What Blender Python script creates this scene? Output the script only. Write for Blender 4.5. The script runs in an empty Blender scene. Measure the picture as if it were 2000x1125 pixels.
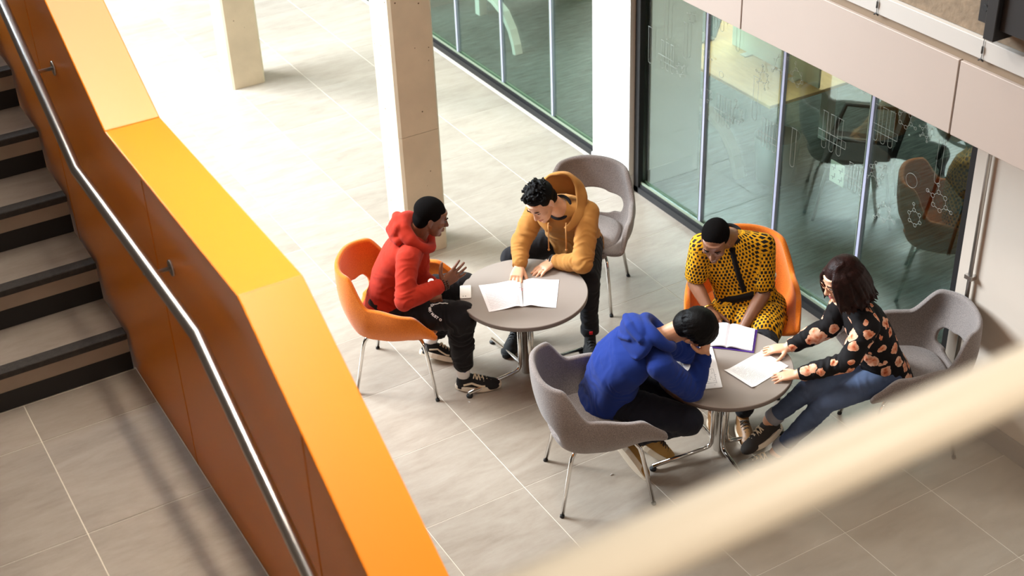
import bpy, bmesh, math, random
import numpy as np
from mathutils import Vector, Matrix, Quaternion, noise

random.seed(7)
PI = math.pi
SC = bpy.context.scene
COL = SC.collection

# ---------------------------------------------------------------- camera
CAM_H = 5.1
YAW, PITCH, ROLL = 0.512985, 0.56968, -0.041108
FPX = 2753.43
_f = Vector((math.sin(YAW) * math.cos(PITCH), math.cos(YAW) * math.cos(PITCH), -math.sin(PITCH)))
_r = Vector((math.cos(YAW), -math.sin(YAW), 0))
_u = _r.cross(_f)
CR = math.cos(ROLL) * _r + math.sin(ROLL) * _u
CU = -math.sin(ROLL) * _r + math.cos(ROLL) * _u
CF = _f
CAM = Vector((0, 0, CAM_H))
cam_data = bpy.data.cameras.new('camera')
cam = bpy.data.objects.new('camera', cam_data)
COL.objects.link(cam)
cam.matrix_world = Matrix(((CR.x, CU.x, -CF.x, 0), (CR.y, CU.y, -CF.y, 0), (CR.z, CU.z, -CF.z, CAM_H), (0, 0, 0, 1)))
cam_data.sensor_width = 36
cam_data.lens = FPX / 2000 * 36
cam_data.clip_start = 0.05
cam_data.dof.use_dof = True
cam_data.dof.focus_distance = 7.1
cam_data.dof.aperture_fstop = 3.4
SC.camera = cam

# ---------------------------------------------------------------- world, lights, exposure
SC.view_settings.view_transform = 'Standard'
SC.view_settings.look = 'None'
SC.view_settings.gamma = 1
SC.view_settings.use_curve_mapping = False
SC.view_settings.exposure = 0.2
w = bpy.data.worlds.new('world')
SC.world = w
w.use_nodes = True
bg = w.node_tree.nodes['Background']
bg.inputs[0].default_value = (1.0, 0.96, 0.92, 1)
bg.inputs[1].default_value = 0.34

def area(name, loc, target, sx, sy, power, color):
    d = bpy.data.lights.new(name, 'AREA')
    d.shape = 'RECTANGLE'; d.size = sx; d.size_y = sy
    d.energy = power; d.color = color
    o = bpy.data.objects.new(name, d)
    COL.objects.link(o)
    o.location = loc
    o.rotation_euler = (Vector(target) - Vector(loc)).to_track_quat('-Z', 'Y').to_euler()
    return o

sd = bpy.data.lights.new('sun', 'SUN')
sd.energy = 1.0; sd.angle = math.radians(7); sd.color = (1.0, 0.97, 0.93)
sun = bpy.data.objects.new('sun', sd)
COL.objects.link(sun)
SUN_EL = math.radians(38)
sdir = Vector((0.67 * math.cos(SUN_EL), -0.74 * math.cos(SUN_EL), -math.sin(SUN_EL)))
sun.rotation_euler = sdir.to_track_quat('-Z', 'Y').to_euler()
area('window_light', (-2.2, 13.5, 6.6), (2.6, 10.2, 0), 6.0, 4.5, 3500, (0.78, 0.91, 1.0))
area('ceiling_lamp', (2.2, 6.4, 9.0), (2.2, 6.4, 0), 3.4, 5.0, 430, (1.0, 0.94, 0.85))
cap_fill_light = area('cap_fill_light', (1.2, 3.5, 7.4), (1.2, 3.5, 0), 0.3, 2.2, 11.5, (1.0, 0.90, 0.76))  # added narrow fill, no real fitting, brightens the orange cap
cap_fill_light.data.spread = math.radians(30)
area('rail_fill_light', (0.8, -1.6, 6.5), (0.8, -0.6, 0), 1.2, 0.6, 85, (1.0, 0.88, 0.74))  # unseen fill light added to brighten the cream rail tube
area('floor_fill_light', (4.5, 2.2, 3.05), (4.5, 3.0, 0), 0.8, 0.3, 14, (1.0, 0.88, 0.72))  # added fill for the dim floor at lower right, no real downlight
area('room_fill_far', (8.0, 10.2, 2.88), (8.0, 10.2, 0), 3.5, 1.8, 120, (0.95, 1.0, 0.95))  # unseen light added to brighten the farther room
area('room_fill_near', (8.0, 7.6, 2.88), (8.0, 7.6, 0), 2.5, 0.8, 40, (1.0, 0.97, 0.88))  # weaker unseen light added for the nearer room

# ---------------------------------------------------------------- helpers
class MB:
    """collects simple shapes and links them as one mesh object"""
    def __init__(s):
        s.v = []; s.f = []; s.smooth = []
    def add(s, vs, fs, smooth=False):
        o = len(s.v)
        s.v += [tuple(v) for v in vs]
        s.f += [tuple(i + o for i in f) for f in fs]
        s.smooth += [smooth] * len(fs)
        return s
    def box(s, c, d, m=None):
        hx, hy, hz = d[0] / 2, d[1] / 2, d[2] / 2
        vs = [Vector((x, y, z)) for x in (-hx, hx) for y in (-hy, hy) for z in (-hz, hz)]
        if m is not None: vs = [m @ v for v in vs]
        vs = [v + Vector(c) for v in vs]
        return s.add(vs, [(0, 1, 3, 2), (4, 6, 7, 5), (0, 4, 5, 1), (2, 3, 7, 6), (0, 2, 6, 4), (1, 5, 7, 3)])
    def box2(s, a, b):
        return s.box([(a[i] + b[i]) / 2 for i in range(3)], [abs(b[i] - a[i]) for i in range(3)])
    def bbox(s, a, b, r):
        """box with chamfered vertical and horizontal edges"""
        bm = bmesh.new()
        bmesh.ops.create_cube(bm, size=1)
        for v in bm.verts:
            v.co = Vector([(a[i] + b[i]) / 2 + v.co[i] * (b[i] - a[i]) for i in range(3)])
        bmesh.ops.bevel(bm, geom=bm.edges[:], offset=r, segments=1, affect='EDGES')
        return s.bm(bm)
    def bm(s, bm, smooth=False):
        bm.verts.index_update()
        s.add([v.co.copy() for v in bm.verts], [[v.index for v in f.verts] for f in bm.faces], smooth)
        bm.free()
        return s
    def prism(s, poly, axis, a, b):
        """polygon in the plane across axis, extruded from a to b"""
        n = len(poly)
        def pt(p, t):
            l = list(p); l.insert(axis, t); return l
        vs = [pt(p, a) for p in poly] + [pt(p, b) for p in poly]
        fs = [tuple(range(n))[::-1], tuple(range(n, 2 * n))]
        fs += [(i, (i + 1) % n, n + (i + 1) % n, n + i) for i in range(n)]
        return s.add(vs, fs)
    def tube(s, pts, r, n=12, caps=True, flat=None, up=None):
        """tube through points; r number or list; flat = width/height ratio pair"""
        pts = [Vector(p) for p in pts]
        k = len(pts)
        rs = r if isinstance(r, (list, tuple)) else [r] * k
        rings = []
        prev = None
        for i in range(k):
            if i == 0: t = pts[1] - pts[0]
            elif i == k - 1: t = pts[-1] - pts[-2]
            else: t = (pts[i + 1] - pts[i]).normalized() + (pts[i] - pts[i - 1]).normalized()
            t.normalize()
            if prev is None:
                a = Vector(up) if up is not None else (Vector((0, 0, 1)) if abs(t.z) < 0.9 else Vector((0, 1, 0)))
                x = a.cross(t).normalized()
            else:
                x = (prev - t * prev.dot(t)).normalized()
            y = t.cross(x)
            prev = x
            sc = 1.0
            if 0 < i < k - 1:
                d1 = (pts[i] - pts[i - 1]).normalized(); d2 = (pts[i + 1] - pts[i]).normalized()
                sc = 1 / max(0.5, math.sqrt((1 + d1.dot(d2)) / 2)) if d1.dot(d2) < 0.97 else 1
            fx, fy = flat if flat else (1, 1)
            rings.append([pts[i] + (x * math.cos(q) * fx + y * math.sin(q) * fy * (sc if fy else 1)) * rs[i] for q in [2 * PI * j / n for j in range(n)]])
        vs = [v for rg in rings for v in rg]
        fs = []
        for i in range(k - 1):
            for j in range(n):
                fs.append((i * n + j, i * n + (j + 1) % n, (i + 1) * n + (j + 1) % n, (i + 1) * n + j))
        s.add(vs, fs, True)
        if caps:
            o = len(s.v) - len(vs)
            s.f.append(tuple(o + j for j in range(n))[::-1]); s.smooth.append(False)
            s.f.append(tuple(o + (k - 1) * n + j for j in range(n))); s.smooth.append(False)
        return s
    def rect_tube(s, pts, w, h, up):
        """rectangular bar through points, w across, h along up"""
        pts = [Vector(p) for p in pts]
        vs = []
        k = len(pts)
        for i in range(k):
            t = (pts[min(i + 1, k - 1)] - pts[max(i - 1, 0)]).normalized()
            x = Vector(up).cross(t).normalized(); y = t.cross(x).normalized()
            for a, b in ((-1, -1), (1, -1), (1, 1), (-1, 1)):
                vs.append(pts[i] + x * a * w / 2 + y * b * h / 2)
        fs = [(3, 2, 1, 0), tuple((k - 1) * 4 + j for j in range(4))]
        for i in range(k - 1):
            for j in range(4):
                fs.append((i * 4 + j, i * 4 + (j + 1) % 4, (i + 1) * 4 + (j + 1) % 4, (i + 1) * 4 + j))
        return s.add(vs, fs)
    def lathe(s, prof, c, n=48, smooth=True):
        vs = []; fs = []
        k = len(prof)
        for r, z in prof:
            for j in range(n):
                q = 2 * PI * j / n
                vs.append((c[0] + r * math.cos(q), c[1] + r * math.sin(q), c[2] + z))
        for i in range(k - 1):
            for j in range(n):
                fs.append((i * n + j, i * n + (j + 1) % n, (i + 1) * n + (j + 1) % n, (i + 1) * n + j))
        s.add(vs, fs, smooth)
        return s
    def mesh(s, name):
        me = bpy.data.meshes.new(name)
        me.from_pydata(s.v, [], s.f)
        me.polygons.foreach_set('use_smooth', s.smooth)
        bm = bmesh.new(); bm.from_mesh(me)
        bmesh.ops.recalc_face_normals(bm, faces=bm.faces[:])
        bm.to_mesh(me); bm.free()
        me.update()
        return me

def link(name, me, mat, parent=None):
    o = bpy.data.objects.new(name, me)
    COL.objects.link(o)
    if mat is not None and not me.materials:
        me.materials.append(mat)
    if parent is not None: o.parent = parent
    return o

def obj(name, mb, mat, parent=None, world=False):
    if world and parent is not None:
        L = parent.location
        mb.v = [(v[0] - L.x, v[1] - L.y, v[2] - L.z) for v in mb.v]
    return link(name, mb.mesh(name), mat, parent)

def tag(o, label, cat, group=None, kind=None):
    if label: o['label'] = label
    if cat: o['category'] = cat
    if group: o['group'] = group
    if kind: o['kind'] = kind
    return o

def thing(name, label, cat, loc=(0, 0, 0), rz=0.0, group=None, kind=None):
    o = bpy.data.objects.new(name, None)
    COL.objects.link(o)
    o.empty_display_size = 0.05
    o.location = loc
    o.rotation_euler = (0, 0, rz)
    return tag(o, label, cat, group, kind)

def copy_tree(o, parent=None):
    c = o.copy(); COL.objects.link(c)
    if parent is not None: c.parent = parent
    for ch in list(o.children): copy_tree(ch, c)
    return c

# ---------------------------------------------------------------- materials
def nn(nt, t, **kw):
    n = nt.nodes.new(t)
    for k, v in kw.items(): setattr(n, k, v)
    return n

def srgb(r, g, b):
    f = lambda c: (c / 12.92 if c <= 0.04045 else ((c + 0.055) / 1.055) ** 2.4)
    return (f(r / 255), f(g / 255), f(b / 255), 1)

def mat(name, col, rough=0.5, metal=0.0, var=0.0, scale=8.0, bump=0.0, bscale=60.0, spec=0.5, stretch=None, coat=0.0, sheen=0.0, coords='Object'):
    m = bpy.data.materials.new(name)
    m.use_nodes = True
    nt = m.node_tree
    b = nt.nodes['Principled BSDF']
    b.inputs['Base Color'].default_value = col
    b.inputs['Roughness'].default_value = rough
    b.inputs['Metallic'].default_value = metal
    b.inputs['Specular IOR Level'].default_value = spec
    b.inputs['Coat Weight'].default_value = coat
    if sheen:
        b.inputs['Sheen Weight'].default_value = sheen
        b.inputs['Sheen Roughness'].default_value = 0.5
    tc = nn(nt, 'ShaderNodeTexCoord')
    vec = tc.outputs[coords]
    if stretch:
        mp = nn(nt, 'ShaderNodeMapping'); mp.inputs['Scale'].default_value = stretch
        nt.links.new(vec, mp.inputs[0]); vec = mp.outputs[0]
    if var > 0:
        no = nn(nt, 'ShaderNodeTexNoise'); no.inputs['Scale'].default_value = scale; no.inputs['Detail'].default_value = 5
        nt.links.new(vec, no.inputs['Vector'])
        mx = nn(nt, 'ShaderNodeMix', data_type='RGBA')
        mx.inputs['A'].default_value = tuple(c * (1 - var) for c in col[:3]) + (1,)
        mx.inputs['B'].default_value = tuple(min(1, c * (1 + var)) for c in col[:3]) + (1,)
        rp = nn(nt, 'ShaderNodeMapRange'); rp.inputs[1].default_value = 0.3; rp.inputs[2].default_value = 0.7
        nt.links.new(no.outputs[0], rp.inputs[0]); nt.links.new(rp.outputs[0], mx.inputs['Factor'])
        nt.links.new(mx.outputs['Result'], b.inputs['Base Color'])
    if bump > 0:
        n2 = nn(nt, 'ShaderNodeTexNoise'); n2.inputs['Scale'].default_value = bscale; n2.inputs['Detail'].default_value = 4
        nt.links.new(vec, n2.inputs['Vector'])
        bp = nn(nt, 'ShaderNodeBump'); bp.inputs['Strength'].default_value = bump; bp.inputs['Distance'].default_value = 0.01
        nt.links.new(n2.outputs[0], bp.inputs['Height'])
        nt.links.new(bp.outputs[0], b.inputs['Normal'])
    return m

def tile_mat(name, c1, c2, c3, rough):
    m = bpy.data.materials.new(name); m.use_nodes = True
    nt = m.node_tree; b = nt.nodes['Principled BSDF']
    tc = nn(nt, 'ShaderNodeTexCoord'); oi = nn(nt, 'ShaderNodeObjectInfo')
    mu = nn(nt, 'ShaderNodeVectorMath', operation='SCALE')
    cb = nn(nt, 'ShaderNodeCombineXYZ')
    nt.links.new(oi.outputs['Random'], cb.inputs[0]); nt.links.new(oi.outputs['Random'], cb.inputs[1]); nt.links.new(oi.outputs['Random'], cb.inputs[2])
    nt.links.new(cb.outputs[0], mu.inputs[0]); mu.inputs['Scale'].default_value = 90
    ad = nn(nt, 'ShaderNodeVectorMath', operation='ADD')
    nt.links.new(tc.outputs['Object'], ad.inputs[0]); nt.links.new(mu.outputs[0], ad.inputs[1])
    mp = nn(nt, 'ShaderNodeMapping'); mp.inputs['Scale'].default_value = (1.0, 3.4, 3)
    nt.links.new(ad.outputs[0], mp.inputs[0])
    n1 = nn(nt, 'ShaderNodeTexNoise'); n1.inputs['Scale'].default_value = 1.6; n1.inputs['Detail'].default_value = 7; n1.inputs['Roughness'].default_value = 0.62
    n1.inputs['Distortion'].default_value = 1.2
    nt.links.new(mp.outputs[0], n1.inputs['Vector'])
    n2 = nn(nt, 'ShaderNodeTexNoise'); n2.inputs['Scale'].default_value = 7; n2.inputs['Detail'].default_value = 10; n2.inputs['Roughness'].default_value = 0.78
    nt.links.new(mp.outputs[0], n2.inputs['Vector'])
    av = nn(nt, 'ShaderNodeMath', operation='MULTIPLY_ADD'); av.inputs[1].default_value = 0.45
    nt.links.new(n2.outputs[0], av.inputs[0])
    s = nn(nt, 'ShaderNodeMath', operation='MULTIPLY'); s.inputs[1].default_value = 0.55
    nt.links.new(n1.outputs[0], s.inputs[0]); nt.links.new(s.outputs[0], av.inputs[2])
    rp = nn(nt, 'ShaderNodeValToRGB')
    e = rp.color_ramp.elements
    e[0].position = 0.29; e[0].color = c1
    e[1].position = 0.71; e[1].color = c3
    el = e.new(0.5); el.color = c2
    nt.links.new(av.outputs[0], rp.inputs[0])
    # a little tone change from tile to tile
    hs = nn(nt, 'ShaderNodeHueSaturation')
    mr = nn(nt, 'ShaderNodeMapRange'); mr.inputs[3].default_value = 0.93; mr.inputs[4].default_value = 1.06
    nt.links.new(oi.outputs['Random'], mr.inputs[0]); nt.links.new(mr.outputs[0], hs.inputs['Value'])
    nt.links.new(rp.outputs[0], hs.inputs['Color'])
    nt.links.new(hs.outputs[0], b.inputs['Base Color'])
    b.inputs['Roughness'].default_value = rough
    bp = nn(nt, 'ShaderNodeBump'); bp.inputs['Strength'].default_value = 0.08; bp.inputs['Distance'].default_value = 0.005
    nt.links.new(n2.outputs[0], bp.inputs['Height']); nt.links.new(bp.outputs[0], b.inputs['Normal'])
    return m

def glass_mat(name, tint, refl=1.0, haze=0.0, hazecol=(0.8, 0.8, 0.78, 1)):
    m = bpy.data.materials.new(name); m.use_nodes = True
    nt = m.node_tree
    nt.nodes.remove(nt.nodes['Principled BSDF'])
    out = [n for n in nt.nodes if n.type == 'OUTPUT_MATERIAL'][0]
    tr = nn(nt, 'ShaderNodeBsdfTransparent'); tr.inputs[0].default_value = tint
    gl = nn(nt, 'ShaderNodeBsdfGlossy'); gl.inputs['Roughness'].default_value = 0.02
    fr = nn(nt, 'ShaderNodeFresnel'); fr.inputs['IOR'].default_value = 1.45
    ml = nn(nt, 'ShaderNodeMath', operation='MULTIPLY'); ml.inputs[1].default_value = refl
    nt.links.new(fr.outputs[0], ml.inputs[0])
    mx = nn(nt, 'ShaderNodeMixShader')
    nt.links.new(ml.outputs[0], mx.inputs[0]); nt.links.new(tr.outputs[0], mx.inputs[1]); nt.links.new(gl.outputs[0], mx.inputs[2])
    last = mx
    if haze > 0:
        df = nn(nt, 'ShaderNodeBsdfDiffuse'); df.inputs[0].default_value = hazecol
        m2 = nn(nt, 'ShaderNodeMixShader'); m2.inputs[0].default_value = haze
        nt.links.new(mx.outputs[0], m2.inputs[1]); nt.links.new(df.outputs[0], m2.inputs[2])
        last = m2
    nt.links.new(last.outputs[0], out.inputs[0])
    return m

M = {}
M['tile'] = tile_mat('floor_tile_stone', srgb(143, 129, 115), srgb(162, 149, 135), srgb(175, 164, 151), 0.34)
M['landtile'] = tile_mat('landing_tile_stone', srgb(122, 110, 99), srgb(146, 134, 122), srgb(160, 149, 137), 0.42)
M['grout'] = mat('tile_grout', srgb(214, 204, 188), 0.8)
M['orange'] = mat('orange_powder_coat', srgb(250, 140, 0), 0.36, spec=0.5, bump=0.02, bscale=300)
M['steel'] = mat('brushed_steel', srgb(200, 196, 192), 0.28, metal=1.0)
M['chrome'] = mat('chrome', srgb(225, 222, 218), 0.08, metal=1.0)
M['rubber'] = mat('black_rubber', srgb(22, 21, 21), 0.6)
M['nosing'] = mat('dark_stair_nosing', srgb(52, 47, 43), 0.75, var=0.25, scale=60, bump=0.3, bscale=200)
M['riser'] = mat('riser_stone', srgb(160, 142, 124), 0.5, var=0.08)
M['riserband'] = mat('riser_black_band', srgb(24, 19, 18), 0.5)
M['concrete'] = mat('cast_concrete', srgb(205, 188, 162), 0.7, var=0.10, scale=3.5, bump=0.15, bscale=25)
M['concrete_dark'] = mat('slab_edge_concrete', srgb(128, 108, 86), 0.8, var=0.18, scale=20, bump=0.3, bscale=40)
M['white'] = mat('white_paint', srgb(236, 230, 222), 0.55, var=0.02, scale=4, bump=0.03, bscale=30)
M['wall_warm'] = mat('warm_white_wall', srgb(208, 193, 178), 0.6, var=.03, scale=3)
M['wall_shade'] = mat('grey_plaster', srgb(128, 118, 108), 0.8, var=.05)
M['fascia'] = mat('bulkhead_panel_paint', srgb(172, 155, 144), 0.5, var=0.015, scale=2)
M['strip'] = mat('pale_edge_strip', srgb(186, 178, 170), 0.5)
M['gap'] = mat('shadow_gap_brown', srgb(140, 118, 95), 0.7)
M['frame'] = mat('anthracite_frame', srgb(24, 23, 24), 0.5)
M['seal'] = mat('glazing_seal', srgb(140, 150, 128), 0.35)
M['mullion'] = mat('clear_glazing_joint', srgb(186, 188, 214), 0.25)
M['skirt_grey'] = mat('grey_skirting', srgb(128, 118, 112), 0.5)
M['skirt_white'] = mat('pale_skirting', srgb(225, 221, 216), 0.5)
M['glass'] = glass_mat('window_glass', (0.84, 0.93, 0.88, 1), 0.32)
M['railglass'] = glass_mat('balustrade_glass', (0.96, 0.97, 0.96, 1), 0.4, haze=0.04, hazecol=(0.75, 0.70, 0.66, 1))
M['railpaint'] = mat('cream_rail_paint', srgb(240, 228, 206), 0.4)
M['carpet'] = mat('teal_grey_carpet', srgb(62, 72, 71), 0.95, var=0.7, scale=5, stretch=(1.2, 10, 1), bump=0.4, bscale=40)
M['black_steel'] = mat('black_steel', srgb(26, 24, 25), 0.45)
M['etch'] = mat('etched_line', srgb(176, 178, 168), 0.7)
M['wood'] = mat('pale_oak', srgb(222, 180, 118), 0.45, var=0.10, scale=6, stretch=(8, 1, 8))
M['desk_white'] = mat('white_desk_metal', srgb(222, 220, 210), 0.4)
M['black_fabric'] = mat('black_mesh_fabric', srgb(24, 24, 26), 0.8, bump=0.2, bscale=200)
M['card'] = mat('white_card', srgb(235, 232, 220), 0.6)
# ================================================================ the setting
P = 0.61
X0, Y0 = 2.93, 5.156
fl = MB().box2((-6, 0, -0.12), (5.43, 20, -0.0012))
floor = tag(obj('floor', fl, M['grout']), 'ground floor of pale square stone tiles under the two tables', 'floor', kind='structure')
tm = MB().bbox((-P / 2 + 0.002, -P / 2 + 0.002, -0.02), (P / 2 - 0.002, P / 2 - 0.002, 0.0), 0.0006).mesh('floor_tile')
tm.materials.append(M['tile'])
for i in range(-5, 4):
    for j in range(-5, 17):
        x = X0 + (i + 0.5) * P; y = Y0 + (j + 0.5) * P
        if x < 1.1 and y < 7: continue
        o = bpy.data.objects.new('floor_tile', tm); COL.objects.link(o)
        o.parent = floor; o.location = (x, y, 0)

# landing and the flight of stairs beside it
LZ = 1.8
ld = MB().box2((-1.6, 2.2, 1.52), (0.955, 4.83, LZ - 0.0025))
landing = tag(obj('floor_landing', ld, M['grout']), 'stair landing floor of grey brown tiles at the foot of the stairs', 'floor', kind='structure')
lt = MB().bbox((-0.2985, -0.2985, -0.02), (0.2985, 0.2985, 0), 0.0012).mesh('landing_tile'); lt.materials.append(M['landtile'])
for i in range(-3, 1):
    for j in range(-4, 2):
        x0 = 0.5 + i * 0.601; x1 = min(x0 + 0.601, 0.953)
        y0 = 3.952 + j * 0.601; y1 = min(y0 + 0.601, 4.818)
        if y0 > 4.8 or y1 < 2.3: continue
        if x1 - x0 > 0.6 and y1 - y0 > 0.6:
            o = bpy.data.objects.new('landing_tile', lt); COL.objects.link(o); o.parent = landing
            o.location = ((x0 + x1) / 2, (y0 + y1) / 2, LZ)
        else:
            me = MB().bbox((-(x1 - x0) / 2 + .002, -(y1 - y0) / 2 + .002, -0.02), ((x1 - x0) / 2 - .002, (y1 - y0) / 2 - .002, 0), 0.0012).mesh('landing_tile')
            o = link('landing_tile', me, M['landtile'], landing); o.location = ((x0 + x1) / 2, (y0 + y1) / 2, LZ)

st = thing('staircase', 'flight of tiled stairs with black nosings climbing beside the orange balustrade', 'stairs', (0, 4.82, LZ))
RZ, GO = 0.1745, 0.302
SX0, SX1 = -1.6, 0.945
for k in range(7):
    y = k * GO; z = (k + 1) * RZ
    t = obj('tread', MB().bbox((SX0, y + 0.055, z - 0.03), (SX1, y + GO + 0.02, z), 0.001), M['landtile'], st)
    obj('nosing', MB().bbox((SX0, y - 0.004, z - 0.028), (SX1, y + 0.054, z + 0.002), 0.003), M['nosing'], t)
    r = obj('riser', MB().box2((SX0, y + 0.004, z - RZ * 0.52), (SX1, y + 0.03, z - 0.0285)), M['riser'], st)
    obj('riser_band', MB().box2((SX0, y + 0.002, z - RZ + 0.001), (SX1, y + 0.03, z - RZ * 0.52)), M['riserband'], r)
obj('stair_slab', MB().prism([(0.03, -0.25), (0.03, -0.03), (7 * GO, 7 * RZ - 0.22), (7 * GO, 7 * RZ - 0.45)], 0, SX0, SX1 - 0.01), M['riser'], st)

# orange balustrade: panels, cap, handrail
BX0, BX1 = 0.957, 1.148
bal = thing('stair_balustrade', 'bright orange metal stair balustrade with wide folded cap and steel handrail', 'balustrade', (BX0, 3.9, LZ))
KY0, KY1, CZ = 4.485, 3.245, 3.0
UPS, DNS = 0.585, 0.62
def top_z(y):
    return CZ + (y - KY0) * UPS if y > KY0 else (CZ - (KY1 - y) * DNS if y < KY1 else CZ)
def bot_z(y):
    return 1.5 + max(0, (y - 4.9)) * UPS - max(0, 2.4 - y) * DNS
ys = [1.55, 2.88, 4.11, 5.41, 6.75]
for side, (xa, xb) in enumerate(((BX0, BX0 + 0.018), (BX1 - 0.018, BX1))):
    for a, b in zip(ys, ys[1:]):
        a2, b2 = a + 0.006, b - 0.006
        cut = [a2] + [q for q in (2.4, KY1, KY0, 4.9) if a2 < q < b2] + [b2]
        poly = [(q, bot_z(q)) for q in cut] + [(q, top_z(q) - 0.022) for q in cut[::-1]]
        obj('side_panel', MB().prism(poly, 0, xa, xb), M['orange'], bal, world=True)
core = MB()
cut = [1.57, 2.4, KY1, KY0, 4.9, 6.73]
core.prism([(q, bot_z(q) + 0.03) for q in cut] + [(q, top_z(q) - 0.03) for q in cut[::-1]], 0, BX0 + 0.03, BX1 - 0.03)
obj('core', core, M['black_steel'], bal, world=True)
for a, b in ((1.55, KY1), (KY1, KY0), (KY0, 6.75)):
    poly = [(a, top_z(a) - 0.02), (b, top_z(b) - 0.02), (b, top_z(b)), (a, top_z(a))]
    me = MB().prism(poly, 0, BX0 - 0.003, BX1 + 0.003)
    o = obj('cap_panel', me, M['orange'], bal, world=True)
    md = o.modifiers.new('bevel', 'BEVEL'); md.width = 0.004; md.segments = 2
HX = 0.868
HK0, HK1, HZ = 4.665, 3.425, 2.797
hr = MB().tube([(HX, 1.6, HZ - (HK1 - 1.6) * 0.535), (HX, HK1, HZ), (HX, HK0, HZ), (HX, 6.6, HZ + (6.6 - HK0) * 0.565)], 0.021, 20)
hro = obj('handrail', hr, M['steel'], bal, world=True)
hro.location = (0, 0, 0)
def hrz(y): return HZ + (y - HK0) * 0.565 if y > HK0 else (HZ - (HK1 - y) * 0.535 if y < HK1 else HZ)
for y in (2.3, 3.93, 5.13, 6.3):
    bk = MB().tube([(HX, y, hrz(y) - 0.015), (HX, y, hrz(y) - 0.05), (HX + 0.02, y, hrz(y) - 0.06), (BX0, y, hrz(y) - 0.06)], 0.007, 10)
    bk.tube([(BX0 - 0.006, y, hrz(y) - 0.06), (BX0, y, hrz(y) - 0.06)], 0.028, 16)
    o = obj('bracket', bk, M['steel'], hro)
    o.location = (-bal.location.x, -bal.location.y, -bal.location.z)

# concrete columns
for k, (cx, cy, lab) in enumerate(((3.655, 7.80, 'square cast concrete column behind the person in the red hoodie'),
                                   (3.665, 11.19, 'square cast concrete column farther back near the top left'))):
    c = thing('concrete_column', lab, 'column', (cx, cy, 0), 0, None, 'structure')
    zj = [0.0, 0.93, 3.4, 6.4]
    for a, b in zip(zj, zj[1:]):
        bm = bmesh.new(); bmesh.ops.create_cube(bm, size=1)
        for v in bm.verts: v.co = Vector((v.co.x * 0.305, v.co.y * 0.305, (a + b) / 2 + v.co.z * (b - a - 0.003)))
        ed = [e for e in bm.edges if abs(e.verts[0].co.z - e.verts[1].co.z) > 0.1]
        bmesh.ops.bevel(bm, geom=ed, offset=0.018, segments=1, affect='EDGES')
        obj('shaft_lift', MB().bm(bm), M['concrete'], c)
    hb = MB()
    rr = random.Random(3 + k)
    for q in range(26):
        z = rr.uniform(0.3, 5.5); u = rr.uniform(-0.11, 0.11); r = rr.uniform(0.002, 0.006)
        hb.tube([(u, -0.1531, z), (u, -0.1522, z)], r, 7)
        if q < 10: hb.tube([(-0.1531, u, z), (-0.1522, u, z)], r, 7)
    h = obj('blowholes', hb, mat('blowhole_shadow', srgb(95, 75, 55), 0.9), c); h['kind'] = 'stuff'

# ---- glazed walls
GX = 5.40
def window(name, ya, yb, x, mull, label):
    wt = thing(name, label, 'window', (x, ya, 0), 0, None, 'structure')
    ht = 2.85
    fr = MB()
    fr.box2((x - 0.045, ya, 0), (x + 0.045, yb, 0.05)); fr.box2((x - 0.03, ya, 0.05), (x + 0.03, yb, 0.072))
    fr.box2((x - 0.045, ya, ht), (x + 0.045, yb, ht + 0.06))
    obj('frame_sill', fr, M['frame'], wt, world=True)
    for y in (ya, yb - 0.06):
        obj('jamb', MB().bbox((x - 0.045, y, 0.0), (x + 0.045, y + 0.06, ht), 0.003), M['frame'], wt, world=True)
    sl = MB()
    sl.box2((x - 0.022, ya + 0.06, 0.072), (x - 0.012, yb - 0.06, 0.088)); sl.box2((x + 0.012, ya + 0.06, 0.072), (x + 0.022, yb - 0.06, 0.088))
    obj('glazing_bead', sl, M['seal'], wt, world=True)
    ed = [ya + 0.06] + mull + [yb - 0.06]
    for a, b in zip(ed, ed[1:]):
        obj('glass_pane', MB().box2((x - 0.006, a + 0.004, 0.075), (x + 0.006, b - 0.004, ht)), M['glass'], wt, world=True)
    for y in mull:
        mu = MB().box2((x - 0.012, y - 0.0105, 0.08), (x + 0.012, y + 0.0105, ht))
        o = obj('glazing_joint', mu, M['mullion'], wt, world=True)
        m2 = MB().box2((x - 0.008, y + 0.022, 0.08), (x + 0.008, y + 0.026, ht))
        m3 = obj('joint_edge', m2, M['seal'], o); m3.location = (-wt.location.x, -wt.location.y, -wt.location.z)
    return wt
w1 = window('window_1', 4.47, 7.60, GX, [5.30, 6.07, 6.84], 'glazed meeting room wall with dark frame behind the seated group at right')
w2 = window('window_2', 8.09, 14.6, GX + 0.05, [8.87, 9.67, 10.47, 11.27, 12.07, 12.87, 13.67], 'glazed wall with dark sill farther left beyond the white pier')
pier = tag(obj('wall_pier', MB().box2((5.315, 7.605, 0), (5.95, 8.085, 6)), M['white']), 'white plastered pier between the two glazed walls', 'wall', kind='structure')
obj('pier_skirting', MB().box2((5.303, 7.600, 0.0), (5.9, 8.088, 0.13)), M['skirt_white'], pier)
wr = tag(obj('wall_right', MB().box2((5.325, 1.5, 0), (5.6, 4.465, 2.9)), M['wall_warm']), 'white painted wall at the right beside the glazed wall', 'wall', kind='structure')
bs = tag(obj('baseboard_right', MB().bbox((5.305, 1.5, 0), (5.33, 4.2, 0.125), 0.003), M['skirt_grey']), 'grey skirting along the foot of the white wall at right', 'skirting', kind='structure')
cd = thing('conduit_pipe', 'slim vertical metal conduit clipped to the white wall beside the glazing', 'pipe', (5.30, 4.36, 0.4))
obj('pipe', MB().tube([(5.30, 4.36, 0.3), (5.30, 4.36, 2.9)], 0.012, 12), M['steel'], cd, world=True)
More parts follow.
